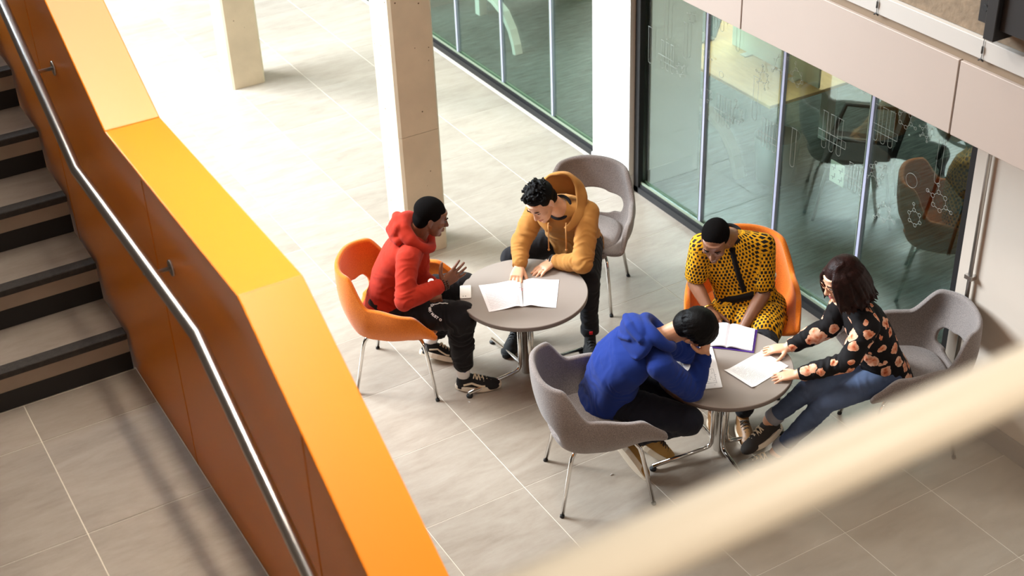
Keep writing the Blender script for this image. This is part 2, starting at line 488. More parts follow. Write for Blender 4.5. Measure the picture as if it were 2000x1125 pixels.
for z in (0.95, 1.95):
    obj('clip', MB().box2((5.283, 4.335, z - 0.012), (5.325, 4.385, z + 0.012)), M['steel'], cd, world=True)

# upper bulkhead with panels, pale ledge and concrete slab edge
FX = 4.30
bk = thing('trim_bulkhead', 'pale pink beige bulkhead panels hanging over the glazed wall', 'bulkhead', (FX, 5, 2.33), 0, None, 'structure')
py = [0.9, 2.35, 3.77, 5.19, 6.61, 8.03, 9.45]
for a, b in zip(py, py[1:]):
    obj('bulkhead_panel', MB().bbox((FX, a + 0.004, 2.335), (FX + 0.02, b - 0.004, 2.675), 0.002), M['fascia'], bk, world=True)
obj('backing', MB().box2((FX + 0.021, 0.9, 2.34), (5.30, 9.45, 2.67)), M['gap'], bk, world=True)
obj('shadow_gap', MB().box2((FX + 0.02, 0.9, 2.671), (5.30, 9.45, 2.716)), M['gap'], bk, world=True)
obj('ledge_strip', MB().bbox((FX + 0.002, 0.9, 2.716), (5.30, 9.45, 2.80), 0.002), M['strip'], bk, world=True)
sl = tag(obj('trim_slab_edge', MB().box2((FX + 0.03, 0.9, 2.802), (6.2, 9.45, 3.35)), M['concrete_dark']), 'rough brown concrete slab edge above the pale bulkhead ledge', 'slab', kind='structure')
for k, y in enumerate((4.27, 3.66)):
    sw = thing('cable_hanger', ['thin dark cable hanger on the pale ledge strip nearer the middle of the frame',
                                'thin dark cable hanger on the pale ledge strip below the black bracket'][k], 'hanger', (FX, y, 2.75), 0, 'cable hangers on the ledge strip')
    obj('wire', MB().tube([(FX - 0.002, y, 2.725), (FX - 0.002, y, 2.80), (FX + 0.02, y, 2.86)], 0.0012, 6), M['black_steel'], sw, world=True)
    obj('clamp', MB().tube([(FX - 0.004, y, 2.745), (FX - 0.004, y, 2.775)], 0.004, 8), M['nosing'], sw, world=True)
    obj('hook', MB().tube([(FX - 0.004, y + 0.012, 2.712), (FX - 0.006, y, 2.722), (FX - 0.004, y - 0.014, 2.715)], 0.0035, 6), M['black_steel'], sw, world=True)
br = thing('steel_bracket', 'black steel bracket fixed to the concrete slab edge at the top right corner', 'bracket', (FX, 3.6, 2.95))
obj('flange', MB().bbox((FX - 0.03, 3.60, 2.885), (FX + 0.04, 3.685, 3.2), 0.003), M['black_steel'], br, world=True)
obj('web', MB().bbox((FX - 0.085, 3.545, 2.85), (FX + 0.04, 3.60, 3.2), 0.003), M['black_steel'], br, world=True)
obj('arm', MB().bbox((FX - 0.06, 3.1, 2.895), (FX + 0.04, 3.545, 3.2), 0.003), M['black_steel'], br, world=True)
obj('bolt', MB().tube([(FX - 0.03, 3.65, 2.95), (FX - 0.038, 3.65, 2.95)], 0.014, 6), M['rubber'], br, world=True)

# rail and glass in front of the camera
RY, RZL = 0.517, 4.5
rl = thing('guard_rail', 'thick cream tubular guard rail crossing the lower right close up', 'railing', (0, RY, RZL))
obj('rail_tube', MB().tube([(-0.25, RY, RZL), (1.9, RY, RZL)], 0.0205, 28), M['railpaint'], rl, world=True)
gp = obj('glass_panel', MB().box2((-0.25, RY + 0.04, 3.45), (1.85, RY + 0.052, RZL - 0.028)), M['railglass'], rl, world=True)
for x in (0.62, 1.6):
    obj('rail_bracket', MB().tube([(x, RY, RZL - 0.01), (x, RY + 0.04, RZL - 0.04)], 0.006, 8), M['steel'], rl, world=True)
gs = tag(obj('floor_gallery', MB().box2((-4.0, -6, 3.15), (8.0, RY + 0.08, 3.45)), M['concrete_dark']), 'concrete gallery slab the view is taken from', 'floor', kind='structure')
gc = tag(obj('ceiling_gallery_shade', MB().box2((-4.0, -6, 6.6), (8.0, -0.8, 6.8)), M['white']), 'unseen ceiling over the gallery, added to cut ambient light', 'ceiling', kind='structure')  # out of view, added to hold back ambient light from behind
gw = tag(obj('wall_back', MB().box2((-4.0, -6.2, 0), (8.0, -6, 6.8)), M['white']), 'wall at the back of the gallery', 'wall', kind='structure')
wl = tag(obj('wall_left_shade', MB().box2((-1.8, -1.0, 0), (-1.62, 8.6, 7.2)), M['wall_shade']), 'unseen wall added left of the staircase to shade it', 'wall', kind='structure')  # out of view, added to keep light off the stairs and landing

cs = tag(obj('ceiling_stair_shade', MB().box2((-1.62, 1.0, 5.9), (0.45, 7.5, 6.1)), M['wall_shade']), 'unseen slab added above the stairs to shade them', 'ceiling', kind='structure')  # added blocker above the view, darkens treads and landing

ws = tag(obj('wall_end_shade', MB().box2((-1.62, 7.5, 0), (0.45, 7.65, 6.1)), M['wall_shade']), 'unseen wall added beyond the stairs to block light', 'wall', kind='structure')  # added blocker, keeps sun and window light off the inner orange panels

# ---- meeting rooms behind the glass
cf = tag(obj('floor_carpet', MB().box2((5.445, 2.5, -0.1), (11, 16, 0.0)), M['carpet']), 'teal grey streaked carpet inside the glazed meeting rooms', 'carpet', kind='structure')
wi = tag(obj('wall_room_back', MB().box2((10.4, 2.5, 0), (10.6, 16, 3)), M['white']), 'pale back wall of the meeting rooms', 'wall', kind='structure')
wp = tag(obj('wall_partition', MB().box2((5.52, 11.75, 0), (10.4, 11.9, 3)), M['white']), 'pale partition wall inside the farther glazed room', 'wall', kind='structure')
obj('partition_skirting', MB().box2((5.52, 11.735, 0), (10.4, 11.75, 0.12)), M['skirt_grey'], wp)
wq = tag(obj('wall_partition_near', MB().box2((5.95, 7.95, 0), (6.0, 8.08, 3)), M['white']), 'pale partition end beside the white pier inside the glass', 'wall', kind='structure')
ce = tag(obj('ceiling_room', MB().box2((5.45, 2.5, 2.92), (10.6, 16, 3.0)), M['white']), 'meeting room ceiling above the glass', 'ceiling', kind='structure')

def desk(x0, x1, y0, y1, lab, ends):
    d = thing('desk', lab, 'desk', ((x0 + x1) / 2, (y0 + y1) / 2, 0), 0, 'meeting room desks')
    obj('desktop', MB().bbox((x0, y0, 0.705), (x1, y1, 0.73), 0.003), M['wood'], d, world=True)
    obj('beam', MB().box2((x0 + 0.1, y0 + 0.1, 0.64), (x1 - 0.1, y1 - 0.1, 0.70)), M['desk_white'], d, world=True)
    for yy, sg in ends:
        lg = MB().rect_tube([(x0 + 0.08, yy + sg * 1.15, 0.40), (x0 + 0.06, yy + sg * 0.75, 0.40), (x0 + 0.045, yy + sg * 0.42, 0.385), (x0 + 0.04, yy + sg * 0.22, 0.32),
                             (x0 + 0.035, yy + sg * 0.09, 0.2), (x0 + 0.03, yy + sg * 0.02, 0.08), (x0 + 0.03, yy, 0.0)], 0.05, 0.075, (1, 0, 0))
        obj('leg', lg, M['desk_white'], d, world=True)
        obj('upright', MB().box2((x0 + 0.2, yy + sg * 1.0, 0), (x0 + 0.28, yy + sg * 1.08, 0.7)), M['desk_white'], d, world=True)
        obj('upright', MB().box2((x1 - 0.2, yy + sg * 0.1, 0), (x1 - 0.12, yy + sg * 0.18, 0.7)), M['desk_white'], d, world=True)
    return d
desk(6.09, 7.25, 6.98, 9.0, 'pale oak desk with white curved legs behind the nearer glass', [(7.31, 1)])
desk(5.92, 7.3, 10.2, 11.7, 'pale oak desk with white curved legs behind the farther glass', [(10.28, 1)])
dp = thing('desk_divider', 'pale translucent divider screen standing on the oak desk', 'divider', (6.7, 7.9, 0.73))
obj('screen', MB().bbox((6.55, 7.0, 0.735), (6.57, 8.0, 1.08), 0.003), mat('pale_acrylic', srgb(196, 208, 196), 0.3), dp, world=True)
obj('foot', MB().box2((6.48, 7.2, 0.731), (6.64, 7.26, 0.74)), M['desk_white'], dp, world=True)
obj('foot', MB().box2((6.48, 7.75, 0.731), (6.64, 7.81, 0.74)), M['desk_white'], dp, world=True)
lp = thing('laptop', 'open dark laptop on the oak desk behind the glass', 'laptop', (6.4, 8.3, 0.73))
obj('keyboard_deck', MB().bbox((6.25, 8.15, 0.731), (6.5, 8.5, 0.748), 0.003), mat('laptop_grey', srgb(120, 128, 128), 0.4), lp, world=True)
obj('screen', MB().prism([(6.5, 0.748), (6.58, 0.96), (6.59, 0.955), (6.512, 0.748)], 1, 8.15, 8.5), mat('laptop_screen_back', srgb(90, 96, 98), 0.4), lp, world=True)

def black_chair(loc, rz, lab):
    c = thing('meeting_chair', lab, 'chair', loc, rz, 'black chairs in the meeting room')
    se = MB().bbox((-0.25, -0.25, 0.42), (0.25, 0.25, 0.49), 0.025)
    obj('seat', se, M['black_fabric'], c)
    bb = MB().prism([(-0.24, 0.50), (-0.33, 0.95), (-0.30, 0.97), (-0.20, 0.50)], 1, -0.23, 0.23)
    obj('backrest', bb, M['black_fabric'], c)
    for sy in (-1, 1):
        obj('armrest', MB().tube([(-0.22, sy * 0.27, 0.46), (-0.2, sy * 0.28, 0.68), (0.15, sy * 0.28, 0.68), (0.22, sy * 0.27, 0.46)], 0.018, 8), M['black_steel'], c)
        for sx in (-1, 1):
            obj('leg', MB().tube([(sx * 0.2, sy * 0.22, 0.42), (sx * 0.27, sy * 0.25, 0)], 0.013, 8), M['black_steel'], c)
    return c
black_chair((6.52, 6.48, 0), 2.3, 'black fabric armchair at the corner of the oak desk behind the glass')
black_chair((6.95, 5.75, 0), 2.7, 'black fabric armchair deeper in the room behind the glass')
cdd = thing('care_card', 'small white card with chair pictograms hanging from the black meeting chair', 'card', (6.19, 6.35, 0.45))
obj('card', MB().box2((6.185, 6.28, 0.36), (6.19, 6.42, 0.52)), M['card'], cdd, world=True)
for a in range(2):
    for b in range(2):
        y = 6.315 + a * 0.07; z = 0.40 + b * 0.07
        pk = MB().box2((6.183, y - 0.018, z), (6.1849, y + 0.018, z + 0.006)).box2((6.183, y - 0.018, z), (6.1849, y - 0.012, z + 0.035)).box2((6.183, y - 0.003, z - 0.018), (6.1849, y + 0.003, z + 0.001))
        obj('pictogram', pk, M['rubber'], cdd, world=True)
bx = thing('waste_bin', 'grey cylindrical waste bin below the oak desk behind the glass', 'bin', (6.34, 7.16, 0))
obj('bin_body', MB().lathe([(0.0, 0.0), (0.14, 0.0), (0.17, 0.36), (0.165, 0.36), (0.135, 0.01), (0, 0.01)], (6.34, 7.16, 0), 24), mat('bin_grey', srgb(120, 140, 145), 0.4), bx, world=True)

# white outline drawings etched on the nearer glass: molecules, flasks, tubes
dr = MB()
rr = random.Random(11)
def ln(pts, r=0.0011): dr.tube([(GX - 0.0085, p[0], p[1]) for p in pts], r, 4, up=(1, 0, 0))
def circ(y, z, r, n=14, w_=0.0011): ln([(y + r * math.cos(2 * PI * q / n), z + r * math.sin(2 * PI * q / n)) for q in range(n + 1)], w_)
def molecule(y, z, r):
    pts = [(y + r * math.cos(PI / 3 * q + 0.3), z + r * math.sin(PI / 3 * q + 0.3)) for q in range(6)]
    for q in range(6):
        a, b = Vector(pts[q]), Vector(pts[(q + 1) % 6]); d = (b - a) * 0.28
        ln([a + d, b - d]); circ(pts[q][0], pts[q][1], r * 0.24, 10)
        if rr.random() < 0.4:
            e = a + (a - Vector((y, z))) * 0.8
            ln([a + (e - a) * 0.3, e]); circ(e.x, e.y, r * 0.2, 9)
def flask(y, z, s):
    ln([(y - .03 * s, z + .2 * s), (y - .03 * s, z + .12 * s), (y - .1 * s, z - .05 * s), (y - .08 * s, z - .08 * s), (y + .08 * s, z - .08 * s), (y + .1 * s, z - .05 * s), (y + .03 * s, z + .12 * s), (y + .03 * s, z + .2 * s)])
    ln([(y - .045 * s, z + .2 * s), (y + .045 * s, z + .2 * s)]); ln([(y - .08 * s, z), (y + .08 * s, z)])
def ttube(y, z, s):
    ln([(y - .025 * s, z + .2 * s)] + [(y + .025 * s * math.cos(a), z - .1 * s + .025 * s * math.sin(a)) for a in [PI + PI * q / 6 for q in range(7)]] + [(y + .025 * s, z + .2 * s)])
    ln([(y - .035 * s, z + .2 * s), (y + .035 * s, z + .2 * s)])
def beaker(y, z, s):
    ln([(y - .07 * s, z + .15 * s), (y - .07 * s, z - .08 * s), (y + .07 * s, z - .08 * s), (y + .07 * s, z + .15 * s)])
    for q in range(4): ln([(y - .07 * s, z - .05 * s + q * .045 * s), (y - .03 * s, z - .05 * s + q * .045 * s)])
def rack(y, z, s):
    for q in range(3): ttube(y - .07 * s + q * .07 * s, z, s * .8)
    ln([(y - .13 * s, z + .02 * s), (y + .13 * s, z + .02 * s), (y + .13 * s, z - .03 * s), (y - .13 * s, z - .03 * s), (y - .13 * s, z + .02 * s)])
kinds = [molecule, flask, ttube, beaker, rack]
spots = []
while len(spots) < 44:
    y = rr.uniform(4.68, 7.5); z = rr.uniform(0.95, 1.95)
    if all(abs(y - a) > 0.13 or abs(z - b) > 0.16 for a, b in spots): spots.append((y, z))
    elif rr.random() < 0.02: spots.append((y, z))
for q, (y, z) in enumerate(spots):
    if q % 2 == 0: molecule(y, z, rr.uniform(0.03, 0.055))
    elif q % 5 == 0: circ(y, z, rr.uniform(0.012, 0.05))
    else: kinds[1 + q % 4](y, z, rr.uniform(0.6, 1.0))
do = obj('etched_drawings', dr, M['etch'], w1, world=True); do['kind'] = 'stuff'
do['label'] = 'white outline drawings of molecules and flasks on the glass'
# ================================================================ furniture
def shell_mesh():
    """one-piece tub shell: U shaped wall, high back, low swept arms, gap above the seat at the back"""
    NU, NV = 65, 19
    th = 0.03
    V = []
    def sm(a, b, x):
        t = max(0, min(1, (x - a) / (b - a))); return t * t * (3 - 2 * t)
    def base(u):
        # plan outline at seat level, u in -1..1, back at u=0 (-x side), tips at u=+-1 (+x side)
        a = abs(u); s = 1 if u >= 0 else -1
        if a < 0.5:
            q = a / 0.5 * PI / 2
            return Vector((-0.185 - 0.05 * math.cos(q) ** 0.7 + 0.10 * (a / .5) ** 3, s * 0.225 * math.sin(q) ** 0.85, 0))
        t = (a - 0.5) / 0.5
        return Vector((-0.10 + 0.33 * t, s * (0.225 + 0.008 * math.sin(t * PI)), 0))
    for i in range(NU):
        u = -1 + 2 * i / (NU - 1); a = abs(u); s = 1 if u >= 0 else -1
        b = base(u)
        back = 1 - sm(0.36, 0.47, a)
        top = 0.655 + 0.17 * back + 0.02 * (1 - sm(0.0, 0.34, a)) - 0.015 * sm(0.6, 0.8, a) * (1 - sm(0.8, 1.0, a))
        top -= 0.12 * max(0, (a - 0.86) / 0.14)              # arm front drops to the seat
        n = Vector((-math.cos(min(a / 0.5, 1) * PI / 2), s * math.sin(min(a / 0.5, 1) * PI / 2), 0))
        flare = 0.062 + 0.025 * back + 0.02 * sm(0.5, 0.8, a)
        tipf = 0.07 * max(0, (a - 0.7) / 0.3)
        for j in range(NV):
            v = j / (NV - 1)
            zb = 0.415 + 0.05 * sm(0.6, 1.0, a); z = zb + (top - zb) * v
            out = flare * (v ** 0.75) + 0.03 * math.sin(v * PI)
            p = b + n * out
            p.x += tipf * (0.4 + 0.6 * math.sin(v * PI * 0.8))
            p.z = z
            p.y *= 1 - 0.24 * back * v * v
            p.x -= 0.02 * back * v * v
            V.append(p)
    F = []
    for i in range(NU - 1):
        uc = abs(-1 + 2 * (i + 0.5) / (NU - 1))
        for j in range(NV - 1):
            vc = (j + 0.5) / (NV - 1)
            # oval gap between seat and back
            if (uc / 0.26) ** 2 + ((vc - 0.30) / 0.12) ** 2 < 1: continue
            F.append((i * NV + j, (i + 1) * NV + j, (i + 1) * NV + j + 1, i * NV + j + 1))
    # underside pan: fan from the base ring to the middle, slightly lower
    o = len(V)
    V.append(Vector((0.0, 0, 0.388)))
    ring = [i * NV for i in range(NU)]
    for i in range(NU - 1): F.append((ring[i + 1], ring[i], o))
    F.append((ring[0], ring[-1], o))
    me = bpy.data.meshes.new('shell')
    me.from_pydata([tuple(v) for v in V], [], F)
    bm = bmesh.new(); bm.from_mesh(me)
    bmesh.ops.delete(bm, geom=[v for v in bm.verts if not v.link_faces], context='VERTS')
    # round off the rim of the gap
    rim = [v for v in bm.verts if v.is_boundary and abs(v.co.y) < 0.2 and v.co.z < 0.72 and v.co.x < -0.12]
    for _ in range(8): bmesh.ops.smooth_vert(bm, verts=rim, factor=0.5, use_axis_x=True, use_axis_y=True, use_axis_z=True)
    bmesh.ops.recalc_face_normals(bm, faces=bm.faces[:])
    bm.to_mesh(me); bm.free()
    for p in me.polygons: p.use_smooth = True
    return me

def bake(o):
    """apply the modifiers of o into a mesh of its own"""
    dg = bpy.context.evaluated_depsgraph_get()
    me = bpy.data.meshes.new_from_object(o.evaluated_get(dg))
    o.modifiers.clear()
    old = o.data; o.data = me
    bpy.data.meshes.remove(old)
    return o

def felt(name, c, dark):
    m = mat(name, c, 0.92, spec=0.25, sheen=0.25)
    nt = m.node_tree; b = nt.nodes['Principled BSDF']
    tc = nn(nt, 'ShaderNodeTexCoord')
    n1 = nn(nt, 'ShaderNodeTexNoise'); n1.inputs['Scale'].default_value = 260; n1.inputs['Detail'].default_value = 3
    nt.links.new(tc.outputs['Object'], n1.inputs['Vector'])
    rp = nn(nt, 'ShaderNodeMapRange'); rp.inputs[1].default_value = 0.35; rp.inputs[2].default_value = 0.65
    nt.links.new(n1.outputs[0], rp.inputs[0])
    mx = nn(nt, 'ShaderNodeMix', data_type='RGBA'); mx.inputs['A'].default_value = dark; mx.inputs['B'].default_value = c
    nt.links.new(rp.outputs[0], mx.inputs['Factor']); nt.links.new(mx.outputs['Result'], b.inputs['Base Color'])
    bp = nn(nt, 'ShaderNodeBump'); bp.inputs['Strength'].default_value = 0.25; bp.inputs['Distance'].default_value = 0.004
    nt.links.new(n1.outputs[0], bp.inputs['Height']); nt.links.new(bp.outputs[0], b.inputs['Normal'])
    return m
M['felt_orange'] = felt('orange_wool_felt', srgb(232, 128, 32), srgb(206, 100, 18))
M['felt_grey'] = felt('grey_wool_felt', srgb(150, 138, 132), srgb(112, 102, 98))

def seat_mesh():
    bm = bmesh.new()
    pr = []
    n = 40
    for q in range(n):
        a = 2 * PI * q / n
        c, s = math.cos(a), math.sin(a)
        e = 0.55 if c > 0 else 0.8
        x = (0.255 if c > 0 else 0.235) * math.copysign(abs(c) ** e, c); y = 0.232 * math.copysign(abs(s) ** 0.65, s)
        pr.append((x, y))
    rings = [(0.80, 0.372), (0.97, 0.378), (1.0, 0.40), (0.985, 0.425), (0.90, 0.441), (0.6, 0.438), (0.3, 0.433)]
    rows = [[bm.verts.new((x * k, y * k, z + 0.035 - (0.012 if x > 0.2 else 0))) for x, y in pr] for k, z in rings]
    for a, b in zip(rows, rows[1:]):
        for q in range(n): bm.faces.new((a[q], a[(q + 1) % n], b[(q + 1) % n], b[q]))
    c1 = bm.verts.new((0, 0, 0.466)); c0 = bm.verts.new((0, 0, 0.405))
    for q in range(n):
        bm.faces.new((rows[-1][q], rows[-1][(q + 1) % n], c1)); bm.faces.new((rows[0][(q + 1) % n], rows[0][q], c0))
    me = bpy.data.meshes.new('seat'); bmesh.ops.recalc_face_normals(bm, faces=bm.faces[:]); bm.to_mesh(me); bm.free()
    for p in me.polygons: p.use_smooth = True
    return me

def tub_chair(felt_m, label, loc, rz, group):
    t = thing('tub_chair', label, 'chair', loc, rz, group)
    sh = link('shell', shell_mesh(), felt_m, t)
    md = sh.modifiers.new('s', 'SOLIDIFY'); md.thickness = 0.032; md.offset = 0
    md = sh.modifiers.new('b', 'SUBSURF'); md.levels = 1; md.render_levels = 1
    bpy.context.view_layer.update()
    bake(sh)
    for p in sh.data.polygons: p.use_smooth = True
    link('seat', seat_mesh(), felt_m, t)
    for sx, sy in ((1, 1), (1, -1), (-1, 1), (-1, -1)):
        lg = MB().tube([(sx * 0.06, sy * 0.10, 0.388), (sx * 0.13, sy * 0.155, 0.392), (sx * 0.162, sy * 0.178, 0.386), (sx * 0.182, sy * 0.192, 0.36), (sx * 0.193, sy * 0.199, 0.32), (sx * 0.25, sy * 0.238, 0.012)], 0.0115, 12)
        l = obj('leg', lg, M['chrome'], t)
        obj('foot_cap', MB().tube([(sx * 0.249, sy * 0.2375, 0.016), (sx * 0.2525, sy * 0.24, 0.0)], 0.0125, 12), M['rubber'], l)
    return t

CH_A = ((2.87, 6.455), math.atan2(-0.66, 0.75))
CH_B = ((4.29, 6.63), math.atan2(-0.68, -0.73))
CH_C = ((4.565, 5.36), math.atan2(-0.78, -0.62))
CH_D = ((3.295, 4.97), math.atan2(-0.36, 0.93))
CH_E = ((4.93, 4.39), math.atan2(0.42, -0.91))
chair_a = tub_chair(M['felt_orange'], 'orange felt tub chair holding the person in the red hoodie', (*CH_A[0], 0), CH_A[1], 'tub chairs around the tables')
chair_d = tub_chair(M['felt_grey'], 'grey felt tub chair holding the person in the blue hoodie', (*CH_D[0], 0), CH_D[1], 'tub chairs around the tables')
for (loc, rz), src, lab in ((CH_B, chair_d, 'grey felt tub chair behind the person in the tan hoodie'),
                            (CH_C, chair_a, 'orange felt tub chair holding the person in the yellow patterned shirt'),
                            (CH_E, chair_d, 'grey felt tub chair behind the person in the floral top')):
    c = copy_tree(src); c.location = (*loc, 0); c.rotation_euler = (0, 0, rz); c['label'] = lab

M['tabletop'] = mat('taupe_laminate', srgb(152, 140, 131), 0.38, var=0.02, scale=3)
M['tableedge'] = mat('taupe_table_edge', srgb(112, 99, 91), 0.45)
TZ = 0.60
T1 = (3.485, 6.047); T2 = (4.005, 4.822); TR = 0.378
def table(c, rot, label):
    t = thing('round_table', label, 'table', (*c, 0), rot, 'low round tables')
    R_ = TR
    obj('tabletop', MB().lathe([(0, -0.0012), (R_ - 0.004, -0.0012), (R_ - 0.001, -0.004), (R_ - 0.001, -0.006)], (0, 0, TZ), 96, False), M['tabletop'], t)
    obj('edge_band', MB().lathe([(R_ - 0.002, -0.004), (R_, -0.007), (R_ - 0.001, -0.028), (R_ - 0.008, -0.034), (0, -0.034)], (0, 0, TZ), 96), M['tableedge'], t)
    obj('column', MB().lathe([(0, 0.022), (0.030, 0.022), (0.030, 0.55), (0.075, 0.556), (0.08, 0.5659), (0, 0.5659)], (0, 0, 0), 32), M['chrome'], t)
    for q in range(4):
        a = q * PI / 2
        ca, sa = math.cos(a), math.sin(a)
        path = [(0.043, 0.564), (0.043, 0.12), (0.047, 0.08), (0.062, 0.058), (0.09, 0.052), (0.41, 0.027)]
        lg = MB().rect_tube([(ca * r, sa * r, z) for r, z in path], 0.022, 0.016, (-sa, ca, 0.0001))
        lg = MB().tube([(ca * r, sa * r, z) for r, z in path], 0.0125, 10, up=(-sa, ca, 0))
        l = obj('leg', lg, M['chrome'], t)
        gd = MB().lathe([(0, 0), (0.018, 0), (0.02, 0.012), (0.012, 0.02), (0.0, 0.02)], (ca * 0.405, sa * 0.405, 0), 14)
        obj('glide', gd, M['rubber'], l)
    return t
table(T1, 0.02, 'round grey topped table between the people in red and tan hoodies')
table(T2, math.radians(-10), 'round grey topped table between the person in blue and the one in the floral top')
# ================================================================ people
V3 = lambda p: Vector(p)

class Lump(MB):
    """closed rounded shapes that are later fused into one continuous skin"""
    def ell(s, c, ax, r, n=14):
        """ellipsoid, ax = three unit vectors, r = three radii"""
        c = V3(c)
        vs = []; fs = []
        m = n // 2
        for i in range(1, m):
            th = PI * i / m
            for j in range(n):
                ph = 2 * PI * j / n
                vs.append(c + ax[0] * (r[0] * math.sin(th) * math.cos(ph)) + ax[1] * (r[1] * math.sin(th) * math.sin(ph)) + ax[2] * (r[2] * math.cos(th)))
        vs.append(c + ax[2] * r[2]); vs.append(c - ax[2] * r[2])
        a, b = len(vs) - 2, len(vs) - 1
        for i in range(m - 2):
            for j in range(n):
                fs.append((i * n + j, i * n + (j + 1) % n, (i + 1) * n + (j + 1) % n, (i + 1) * n + j))
        for j in range(n):
            fs.append((a, (j + 1) % n, j)); fs.append((b, (m - 2) * n + j, (m - 2) * n + (j + 1) % n))
        return s.add(vs, fs)
    def ball(s, c, r, n=14): return s.ell(c, (Vector((1, 0, 0)), Vector((0, 1, 0)), Vector((0, 0, 1))), (r, r, r), n)
    def cap(s, a, b, ra, rb, n=14):
        a = V3(a); b = V3(b)
        if (b - a).length < 1e-5: return s.ball(a, ra, n)
        s.ball(a, ra, n); s.ball(b, rb, n)
        return s.tube([a, b], [ra, rb], n)
    def chain(s, pts, rs, n=14):
        for (a, ra), (b, rb) in zip(list(zip(pts, rs)), list(zip(pts, rs))[1:]): s.cap(a, b, ra, rb, n)
        return s
    def loft(s, secs, n=28, pw=2.4):
        """secs: (centre, x axis, y axis, hx, hy)"""
        vs = []; fs = []
        for c, x, y, hx, hy in secs:
            c = V3(c)
            for j in range(n):
                q = 2 * PI * j / n
                cx = math.copysign(abs(math.cos(q)) ** (2 / pw), math.cos(q)); cy = math.copysign(abs(math.sin(q)) ** (2 / pw), math.sin(q))
                vs.append(c + x * hx * cx + y * hy * cy)
        k = len(secs)
        for i in range(k - 1):
            for j in range(n):
                fs.append((i * n + j, i * n + (j + 1) % n, (i + 1) * n + (j + 1) % n, (i + 1) * n + j))
        fs.append(tuple(range(n))[::-1]); fs.append(tuple((k - 1) * n + j for j in range(n)))
        return s.add(vs, fs)

def fuse(mb, voxel, smooth=2, name='skin'):
    """one continuous closed surface out of overlapping lumps; returns mesh (world coordinates)"""
    me = bpy.data.meshes.new('tmp'); me.from_pydata(mb.v, [], mb.f)
    bm = bmesh.new(); bm.from_mesh(me)
    bmesh.ops.recalc_face_normals(bm, faces=bm.faces[:]); bm.to_mesh(me); bm.free()
    o = bpy.data.objects.new('tmp', me); COL.objects.link(o)
    md = o.modifiers.new('r', 'REMESH'); md.mode = 'VOXEL'; md.voxel_size = voxel; md.adaptivity = 0
    bpy.context.view_layer.update()
    dg = bpy.context.evaluated_depsgraph_get()
    out = bpy.data.meshes.new_from_object(o.evaluated_get(dg)); out.name = name
    bpy.data.objects.remove(o); bpy.data.meshes.remove(me)
    relax(out, smooth)
    return out

def co_of(me):
    a = np.empty(len(me.vertices) * 3, np.float64); me.vertices.foreach_get('co', a); return a.reshape(-1, 3)
def set_co(me, a): me.vertices.foreach_set('co', a.astype(np.float32).ravel()); me.update()
def edges_of(me):
    e = np.empty(len(me.edges) * 2, np.int32); me.edges.foreach_get('vertices', e); return e.reshape(-1, 2)
def relax(me, it, k=0.6):
    co = co_of(me); e = edges_of(me); n = len(co)
    deg = np.bincount(e.ravel(), minlength=n)[:, None].clip(1)
    for q in range(it):
        for f in (k, -k * 0.55):
            s = np.zeros_like(co)
            for c in range(3):
                s[:, c] = np.bincount(e[:, 0], co[e[:, 1], c], n) + np.bincount(e[:, 1], co[e[:, 0], c], n)
            co = co + f * (s / deg - co)
    set_co(me, co)
def normals_of(me):
    a = np.empty(len(me.vertices) * 3, np.float32); me.vertex_normals.foreach_get('vector', a); return a.reshape(-1, 3).astype(np.float64)

def seg_param(co, a, b):
    a = np.array(a); b = np.array(b); d = b - a; L2 = max(d @ d, 1e-9)
    t = np.clip((co - a) @ d / L2, 0, 1)
    return t, np.linalg.norm(co - (a + t[:, None] * d), axis=1)

def wrinkle(me, bones, amp, seed=0.0):
    """cloth folds: noise stretched around each limb; bones = (a, b, radius, strength at a, strength at b, frequency)"""
    co = co_of(me); nr = normals_of(me)
    best = np.full(len(co), 9e9); T = np.zeros(len(co)); idx = np.zeros(len(co), int)
    for q, (a, b, r, sa, sb, fq) in enumerate(bones):
        t, d = seg_param(co, a, b); d = d / r
        m = d < best; best[m] = d[m]; T[m] = t[m]; idx[m] = q
    h = np.zeros(len(co))
    P_ = [(np.array(b[0]), np.array(b[1]), np.linalg.norm(np.array(b[1]) - np.array(b[0])), b[3], b[4], b[5]) for b in bones]
    nz = noise.noise
    for i in range(len(co)):
        a, b, L, sa, sb, fq = P_[idx[i]]
        t = T[i]; st = sa + (sb - sa) * t
        p = co[i]
        w1 = nz((p[0] * 9 + seed, p[1] * 9, p[2] * 9))
        v = nz((t * L * fq * 1.25 + w1 * 2.2, p[0] * 5 + seed, p[1] * 5 + p[2] * 4))
        v = max(-0.2, 1 - abs(v) * 3.2)
        h[i] = st * (v * 0.8 + 0.45 * w1)
    set_co(me, co + nr * (h * amp)[:, None])
    relax(me, 1)

def finish(me, mt, parent, name, smooth=True):
    L = np.array(parent.matrix_basis.translation) if parent.parent is None else np.array(parent['_org'])
    set_co(me, co_of(me) - L)
    me.polygons.foreach_set('use_smooth', [True] * len(me.polygons))
    me.update()
    return link(name, me, mt, parent)

def wobj(name, mb, mt, root, parent=None):
    """mesh given in world coordinates, child of root (or of a part of it whose origin equals the root's)"""
    L = root.location
    mb.v = [(v[0] - L.x, v[1] - L.y, v[2] - L.z) for v in mb.v]
    return link(name, mb.mesh(name), mt, parent or root)

def frame(fwd, up):
    f = V3(fwd).normalized(); u = V3(up); u = (u - f * u.dot(f)).normalized(); x = f.cross(u)
    return x, f, u

def lerp(a, b, t): return a + (b - a) * t

